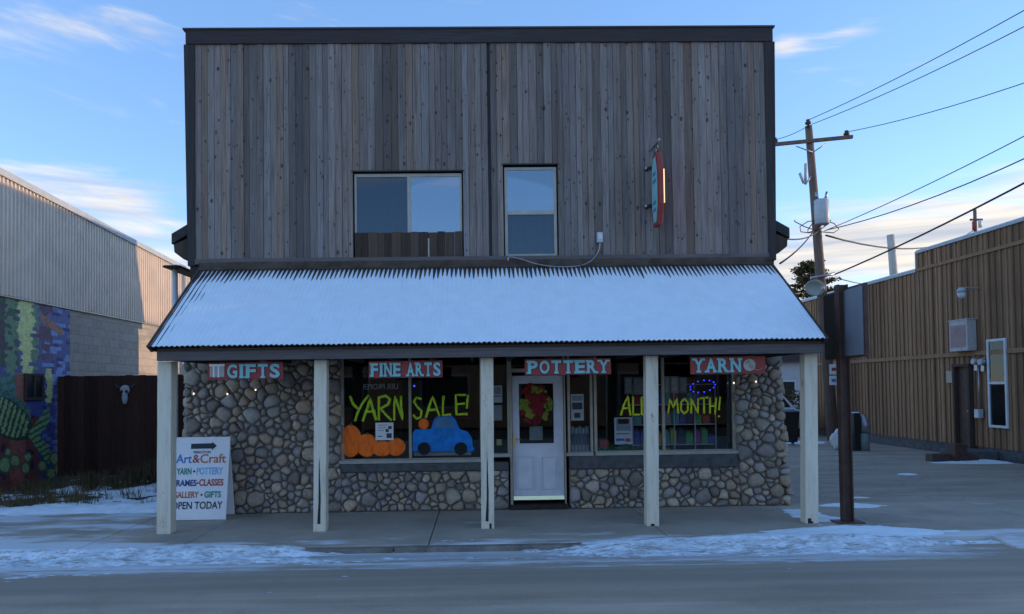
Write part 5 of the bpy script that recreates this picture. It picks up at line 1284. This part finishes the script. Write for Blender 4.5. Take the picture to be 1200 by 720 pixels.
mb = MB(); mb.tube([(xS + .083, yB_ + .012, Zb_ + Hh * .27), (xS + .083, yB_ + .012, Zb_ + Hh * .73)], .009, 8); mb.build('edge_glow', M['glow_strip'], ps)  # emission added to brighten the sign's edge; no lamp known here
mb = MB(); mb.tube([(xS + .04, YW - .02, Zt + .17), (xS + .04, 11.05, Zt + .17)], .016, 8)
for (c0, c1, s_) in ((11.2, Zt + .09, 1), (11.32, Zt + .09, -1)): mb.tube([(xS + .04, c0 + .055 * math.cos(t * .6) * (1 - t * .05), c1 + .055 * math.sin(t * .6 * s_) * (1 - t * .05)) for t in range(14)], .007, 5)
mb.build('scroll_bracket', M['steel'], ps); 
mb = MB(); mb.tube([(xS + .04, 11.2, Zt), (xS + .04, 11.2, Zt + .17)], .01, 6); mb.tube([(xS + .04, 11.34, Zt), (xS + .04, 11.34, Zt + .17)], .01, 6); mb.build('hanger', M['dark'], ps)
for pyy in (199, 243):
    e = P(757.5, pyy, YW - .06); t_ = thing('spot_lamp', ('upper' if pyy == 199 else 'lower') + ' small black spot lamp on the wall beside the projecting sign', 'lamp', (e.x, YW, e.z), 'spot lamps beside the projecting sign')
    MB().tube([(e.x, YW - .03, e.z), (e.x + .02, YW - .12, e.z)], .022, 8).build('bracket', M['dark'], t_); MB().tube([(e.x - .03, YW - .12, e.z), (e.x + .10, YW - .15, e.z)], [.022, .035], 10).build('lamp_shade', M['dark'], t_)
    MB().ball((e.x - .02, YW - .13, e.z), .022, .022, .022).build('pale_spot', M['galv'], t_)  # small pale ball set on the lamp as its bright spot
# electric box and its hanging cable
r = rect(699.5, 272.5, 706.5, 284.5, YW - .06); t_ = thing('outlet_box', 'small pale outlet box with a drooping cable on the plank wall', 'outlet box', ((r[0] + r[1]) / 2, YW, r[2]))
MB().box(r[0], r[1], YW - .09, YW - .028, r[2], r[3]).build('box', M['galv'], t_, .006)
MB().box(r[0] + .015, r[1] - .015, YW - .096, YW - .0905, r[2] + .05, r[3] - .02).build('cover', M['white_frame'], t_)
pts = [P(a, b, YW - .12) for a, b in ((703, 284.5), (702.5, 291), (699, 299), (692, 306.5), (680, 311.5), (664, 313.5), (645, 313), (628, 310), (614, 305.5), (603, 302), (597, 301.5), (595.5, 303), (595.5, 307))]
for q in pts[5:9]: q.y -= .05
sm = []
for i in range(len(pts) - 1):
    p0, p1, p2, p3 = pts[max(i - 1, 0)], pts[i], pts[i + 1], pts[min(i + 2, len(pts) - 1)]
    for k in range(4): t = k / 4; sm.append(.5 * ((2 * p1) + (p2 - p0) * t + (2 * p0 - 5 * p1 + 4 * p2 - p3) * t * t + (3 * p1 - p0 - 3 * p2 + p3) * t ** 3))
MB().tube(sm, .011, 6).build('cable', M['steel'], t_)
# downspout at the left corner
mb = MB(); x_ = P(205, 350, YW + .5).x; dsp = thing('downspout', 'white rain downspout on the left corner behind the porch roof', 'downspout', (x_, YW + .5, 0))
MB().tube([(x_, YW + .5, .05), (x_, YW + .5, ZE - .25)], .045, 10).build('pipe', M['white_frame'], dsp); MB().box(x_ - .12, x_ + .16, YW + .3, YW + 2.2, P(205, 316, YW + .5).z, P(205, 313, YW + .5).z).build('gutter', M['dark'], dsp, .02)

# ------------------------------------------------------------------ in the windows
YD = YF - .012
def cutout(name, lab, cat, pts, Y, m_, th=.03, group=None, parent=None):
    mb = MB(); mb.prism([P(a, b, Y) for a, b in pts], (0, th, 0)); o = mb.build(name, m_, parent, .006)
    return o if parent else tag(o, lab, cat, group)
def pumpkin(lab, px_, py_, rx, ry, Y, grp):
    c = P(px_, py_, Y); k = Y / 867; t_ = MB().ball((c.x, Y, c.z), rx * k, .012, ry * k, nu=36, nv=14, fn=lambda d, th, ph: 1 - .07 * abs(math.cos(4.5 * math.atan2(d.x, abs(d.z) * 0 + 1e-3 + abs(d.y)) )) * math.sin(ph)).build('pumpkin', M['orange']); tag(t_, lab, 'pumpkin', grp)
    MB().tube([(c.x, Y, c.z + ry * k * .9), (c.x + .015, Y, c.z + ry * k * 1.12)], [.014, .008], 6).build('stalk', M['dry'], t_); return t_
pg = 'pumpkins in the left shop window'
for (lab, a, b, rx, ry, dy_) in (('largest orange pumpkin at the left edge of the window', 411, 517, 14, 19, .0), ('orange pumpkin second from the left, under the poster', 430, 522, 14, 13.5, .06), ('small orange pumpkin beside the window mullion', 464, 524, 12, 10.5, .0), ('low orange pumpkin in the middle of the window row', 448, 526, 13, 9, .07)):
    pumpkin(lab, a, b, rx, ry, YD + .02 - .008 + dy_ * .05, pg)
mb = MB(); mb.prism([P(a, b, YD + .15) for a, b in ((401, 536), (401, 498), (412, 497), (424, 508), (436, 513), (447, 520), (460, 518), (474, 516), (476, 536))], (0, .02, 0)); 
bt_ = thing('truck_cutout', 'bright blue pickup truck cutout with black wheels in the left window', 'cutout', (P(518, 533, YD).x, YD, P(518, 534, YD).z))
cutout('truck_body', '', '', ((483.5, 527), (483.5, 508), (486, 503.5), (505, 503), (508, 493), (511, 488.5), (530, 488), (534, 492), (538.5, 503), (548, 506), (553, 513), (554, 524), (556, 525), (555, 529), (484, 529)), YD, M['blue'], .012, parent=bt_)
cutout('truck_window', '', '', ((509, 500), (511.5, 492), (514, 490.5), (527, 490.5), (530, 493), (533.5, 501), (530, 501.5), (512, 501.5)), YD - .004, M['ltblue'], .0035, parent=bt_)
for a in (497, 540):
    c = P(a, 526, YD - .005); MB().tube([(c.x, YD - .010, c.z), (c.x, YD - .001, c.z)], 7.6 * YD / 867, 18).build('wheel', M['rubber'], bt_)
pumpkin('small orange pumpkin riding in the bed of the blue truck', 496.5, 497, 6.5, 6.5, YD + .014, pg)
r = rect(485, 529, 552, 534, YD + .2); tag(MB().box(r[0], r[1], YD + .2, YD + .22, r[2], r[3]).build('display_card', M['white']), 'pale card strip under the blue truck in the left window', 'card')
def poster(lab, px0, py0, px1, py1, Y, marks, base=None):
    r = rect(px0, py0, px1, py1, Y); t_ = thing('poster', lab, 'poster', ((r[0] + r[1]) / 2, Y, r[2]), 'posters in the shop windows')
    MB().box(r[0], r[1], Y, Y + .004, r[2], r[3]).build('paper', base or M['white'], t_)
    mb = MB()
    for (a, b, c_, d, cc) in marks: q = rect(a, b, c_, d, Y); mb.box(q[0], q[1], Y - .004, Y - .001, q[2], q[3], cc)
    mb.build('print', M['flat'], t_); return t_
DK, GY, RD, BL, GN = (.05, .05, .06), (.3, .32, .36), (.5, .04, .04), (.05, .12, .35), (.05, .25, .08)
poster('white poster with dark round spots above the pumpkins', 440, 495.5, 461, 516, YD - .028, [(443, 498, 454, 499, GY), (443, 501, 452, 502, GY), (443, 504, 450, 505, GY), (455, 499.5, 459, 503, DK), (452, 503, 455.5, 506.5, DK), (453, 508, 459, 513.5, DK), (443, 511, 448, 512, DK)])
poster('white picture poster in the window right of the door', 669, 462, 684, 493, YF + .04, [(670.5, 464, 682.5, 470, GY), (670.5, 472, 682.5, 480, DK), (673, 484, 680, 490, DK)])
poster('white poster with a red bow in the right shop window', 720, 489.5, 741, 521, YF + .05, [(722, 491, 739, 505, GY), (724, 491, 737, 497, RD), (722, 508, 738, 509, RD), (722, 514, 732, 517, BL), (733, 514, 739, 518, RD)])
poster('pale poster in the narrow window left of the door', 577.5, 452, 588.5, 472, YF + .04, [(579, 454, 587, 462, GY), (579, 464, 587, 465, DK)])
poster('grey picture card under the pale poster left of the door', 577.5, 475, 588.5, 493, YF + .04, [(579, 477, 587, 491, GY)], M['frame_brown'])
poster('small yellow note low in the window left of the door', 582, 515, 588, 522, YF + .04, [(583, 517, 587, 517.6, GY)], mat('yellow_note', (.6, .52, .1), .7, .05, 4))
poster('pale notice seen behind the lower door glass', 620.5, 500, 636, 516, YF + .16, [(622, 502, 634, 508, GY), (622, 510, 634, 511, GY)], M['frame'])
# wreath on the door
c = P(626.5, 474, YF); k = YW / 867
wr = thing('door_wreath', 'round red and lime green felt wreath hanging on the door glass', 'wreath', (c.x, YF, c.z))
rnd = random.Random(31); mr, mg = MB(), MB()
for i in range(190):
    a = rnd.uniform(0, 6.28); rr = min(1.0, abs(rnd.gauss(.6, .3))) * 19.5 * k; x, z = c.x + rr * math.cos(a) * .95, c.z + rr * math.sin(a) * 1.15
    s_ = rnd.uniform(1.8, 3.6) * k; (mr if mn.noise((x * 5, z * 5, 3)) < .08 else mg).ball((x, YF + .012 - rnd.uniform(0, .03), z), s_, .018, s_ * rnd.uniform(.7, 1.2), nu=9, nv=5)
mr.build('red_petals', mat('red_felt', (.20, .016, .02), .9, .3, 9), wr); mg.build('green_leaves', mat('lime_felt', (.20, .22, .03), .9, .3, 9), wr)
# blue light ring in the right window
c = P(823, 453, YF + .12); t_ = thing('oval_light_sign', 'oval ring of small blue lights in the right shop window', 'light sign', tuple(c))
pts = [(c.x + 15 * k * math.cos(t / 26 * 6.283), YF + .12, c.z + 7 * k * math.sin(t / 26 * 6.283) + 2 * k * math.cos(t / 26 * 6.283)) for t in range(26)]
MB().tube(pts + [pts[0]], .012, 5).build('ring', M['dark'], t_); mb = MB()
for q in pts[::2]: mb.ball((q[0], q[1] - .014, q[2]), .011, .010, .011, nu=6, nv=4)
mb.build('small_lights', M['led_blue'], t_)
for i, (a, b, m_, lab) in enumerate(((227, 461.5, 'bulb', 'tiny lit bulb on the far left stones'), (266.5, 462, 'bulb', 'tiny lit bulb on the stones below the gifts sign'), (299.5, 457, 'bulb', 'tiny lit bulb on the stones beside the second post'), (860, 449, 'bulb', 'tiny lit bulb at the right window jamb'), (886, 447.5, 'bulb', 'tiny lit bulb on the right stone pier'), (667, 438, 'led_blue', 'tiny blue light under the pottery sign'), (485.5, 452.5, 'led_blue', 'tiny blue light in the left shop window'))):
    yy = YW - .10 if m_ == 'bulb' else YF - .03; e = P(a, b, yy); t_ = thing('string_light', lab, 'light', (e.x, yy, e.z), 'tiny lights of a light string'); MB().ball((e.x, yy, e.z), .013, .013, .016, nu=8, nv=6).build('bulb', M[m_], t_); MB().tube([(e.x, yy, e.z + .012), (e.x, yy + .04, e.z + .03)], .007, 5).build('socket', M['dark'], t_)
# goods on wire racks behind the right window and by the door
def rack(lab, x0, x1, z0, z1, y0, rows, colsn):
    t_ = thing('display_rack', lab, 'rack', ((x0 + x1) / 2, y0, z0), 'racks in the shop'); mb = MB()
    for i in range(colsn + 1): x = x0 + (x1 - x0) * i / colsn; mb.tube([(x, y0, .05), (x, y0, z1)], .011, 5)
    mb.build('uprights', M['white_frame'], t_)
    for j in range(rows + 1): z = z0 + (z1 - z0) * j / rows; MB().box(x0 - .01, x1 + .01, y0 + .012, y0 + .35, z - .012, z).build('shelf', M['white_frame'], t_)
    return t_
rk = rack('white wire rack of coloured wool behind the right window', pxX(746) , pxX(846), .62, 1.92, YF + .34, 4, 4)
rnd = random.Random(77); cols = [(.45, .03, .03), (.5, .22, .04), (.55, .42, .06), (.08, .3, .10), (.06, .28, .28), (.08, .08, .32), (.03, .04, .10), (.28, .05, .2), (.3, .3, .28), (.42, .06, .05)]
x0, x1 = pxX(748), pxX(844)
names = 'red orange yellow green teal blue navy purple grey crimson'.split()
place_n = 'bottom lower middle upper'.split()
for j in range(4):
    z = .62 + 1.30 * j / 4 + .002; x = x0; n_ = 0
    while x < x1 - .08:
        w = rnd.uniform(.09, .13); h_ = rnd.uniform(.14, .27); ci = min(9, int((x - x0) / (x1 - x0) * 4 + rnd.random() * 6)) if j < 2 else rnd.choice([6, 5, 8, 9, 4, 3, 0])
        cc = cols[ci]; mb = MB(); mb.box(x, x + w, YF + .37, YF + .60, z, z + h_ * .85, cc); mb.ball((x + w / 2, YF + .47, z + h_ * .86), w * .5, .1, .04, cc, nu=10, nv=5)
        tag(mb.build('wool_bale', M['flat'], None, .012), '%s wool bale, number %s along the %s rack shelf' % (names[ci], 'one two three four five six seven eight nine ten eleven twelve thirteen'.split()[min(n_, 12)], place_n[j]), 'wool', 'wool bales on the window rack'); x += w + .012; n_ += 1
for i, (a0, a1, b0, b1, cc, lab) in enumerate(((732, 741, 442, 462, (.28, .27, .25), 'grey framed print leaning high behind the yellow letters'), (742, 754, 442, 463, (.22, .2, .19), 'darker framed print leaning beside the grey one'), (778, 785, 441, 461, (.32, .3, .27), 'pale book on the top shelf right of the mullion'), (786, 795, 441, 461, (.38, .37, .34), 'widest pale book on the top shelf'), (796, 805, 442, 461, (.25, .24, .23), 'grey book on the top shelf left of the blue ring'))):
    r = rect(a0, b0, a1, b1, YF + .30); t_ = thing('framed_print', lab, 'print', ((r[0] + r[1]) / 2, YF + .3, r[2]), 'prints in the right window'); MB().box(r[0], r[1], YF + .30, YF + .33, r[2], r[3], cc).build('frame', M['flat'], t_); MB().box(r[0] + .02, r[1] - .02, YF + .295, YF + .299, r[2] + .03, r[3] - .03, sc(cc, 1.5)).build('picture', M['flat'], t_)
for i in range(5):
    r = rect(669.5 + i * 4.2, 500 + (i % 2) * 1.5, 673.2 + i * 4.2, 529, YF + .10); mb = MB(); mb.box(r[0], r[1], YF + .10, YF + .24, r[2], r[3], (.33, .33, .35)); o = mb.build('book', M['flat'], None, .004); tag(o, ['leftmost pale book in the window right of the door', 'second pale book in the window right of the door', 'middle pale book in the window right of the door', 'fourth pale book in the window right of the door', 'rightmost pale book in the window right of the door'][i], 'book', 'books right of the door')
    MB().box(r[0] + .008, r[1] - .008, YF + .094, YF + .099, r[2] + .10, r[2] + .28, (.08, .08, .1)).build('label_strip', M['flat'], o)
mb = MB(); pts = [P(704 + i * 2.9, 526 + 2.5 * math.sin(i * 1.1), YF + .06) for i in range(19)]; rnd = random.Random(6)
for q in pts:
    for _ in range(14): d = Vector((rnd.gauss(0, .02), rnd.gauss(0, .012), rnd.gauss(0, .02))); a = Vector((rnd.gauss(0, 1), rnd.gauss(0, .4), rnd.gauss(0, 1))).normalized() * .025; bb = a.cross(Vector((0, 1, 0))) * .3; i0 = len(mb.v); p = q + d; mb.v += [tuple(p - a), tuple(p - bb), tuple(p + a), tuple(p + bb)]; mb.face([i0, i0 + 1, i0 + 2, i0 + 3])
tag(mb.build('garland', mat('green_tinsel', (.02, .16, .05), .7, .3, 9), recalc=False), 'green tinsel garland along the bottom of the right window', 'garland')
r = rect(703, 516, 714, 528, YF + .2); tag(MB().box(r[0], r[1], YF + .2, YF + .4, r[2] - .02, r[3], (.5, .05, .05)).build('gift_parcel', M['flat'], None, .008), 'red parcel low in the left part of the right window', 'parcel')
r = rect(701, 524, 730, 534, YF + .2); tag(MB().box(r[0], r[1], YF + .12, YF + .19, zs1 - .02, r[3], (.32, .36, .42)).build('display_box', M['flat'], None, .008), 'long pale blue box along the sill of the right window', 'box')
# dim shelves at the back of the room, seen through the left window
for (a0, a1, lab) in ((405, 470, 'brown shelf unit at the back of the shop, left'), (500, 560, 'brown shelf unit at the back of the shop, nearer the door')):
    x0, x1 = P(a0, 480, YW + 2.6).x, P(a1, 480, YW + 2.6).x; t_ = thing('shelf_unit', lab, 'shelf', ((x0 + x1) / 2, YW + 2.6, 0.05)); rnd = random.Random(a0)
    MB().box(x0, x1, YW + 2.9, YW + 2.93, .05, 2.4).build('back_panel', M['plank'], t_)
    for e in (x0, x1 - .03): MB().box(e, e + .03, YW + 2.5, YW + 2.899, .05, 2.4).build('side_panel', M['plank'], t_)
    for j in range(5):
        z = .4 + j * .45; MB().box(x0 + .031, x1 - .031, YW + 2.5, YW + 2.899, z, z + .03).build('shelf', M['plank'], t_)
# opposite side of the street: plain storefront seen only as a reflection
os_ = thing('opposite_building', 'plain low brown storefront across the street, mirrored in the shop glass', 'building', (0, -14, 0))
MB().box(-16, 18, -22, -14, -.1, 4.2).build('wall', M['batten'], os_)
for i in range(6):
    w_ = MB().box(-13 + i * 5, -10.5 + i * 5, -13.99, -13.9, .9, 2.6).build('window', M['frame'], os_); MB().box(-12.9 + i * 5, -10.6 + i * 5, -13.895, -13.88, 1.0, 2.5).build('window_pane', M['dark'], w_)
# unseen block added down the street to keep the low sun off the road
fb = thing('shade_block', 'unseen plain block added down the street to shade the road', 'building', (36, 8, 0))
MB().box(30, 44, -4, 15.5, -.1, 7.4).build('wall', M['block'], fb)
for i in range(4):
    w_ = MB().box(29.9, 29.99, -2 + i * 4.2, -.4 + i * 4.2, 3.6, 5.4).build('window', M['frame'], fb); MB().box(29.88, 29.899, -1.9 + i * 4.2, -.5 + i * 4.2, 3.7, 5.3).build('window_pane', M['dark'], w_)
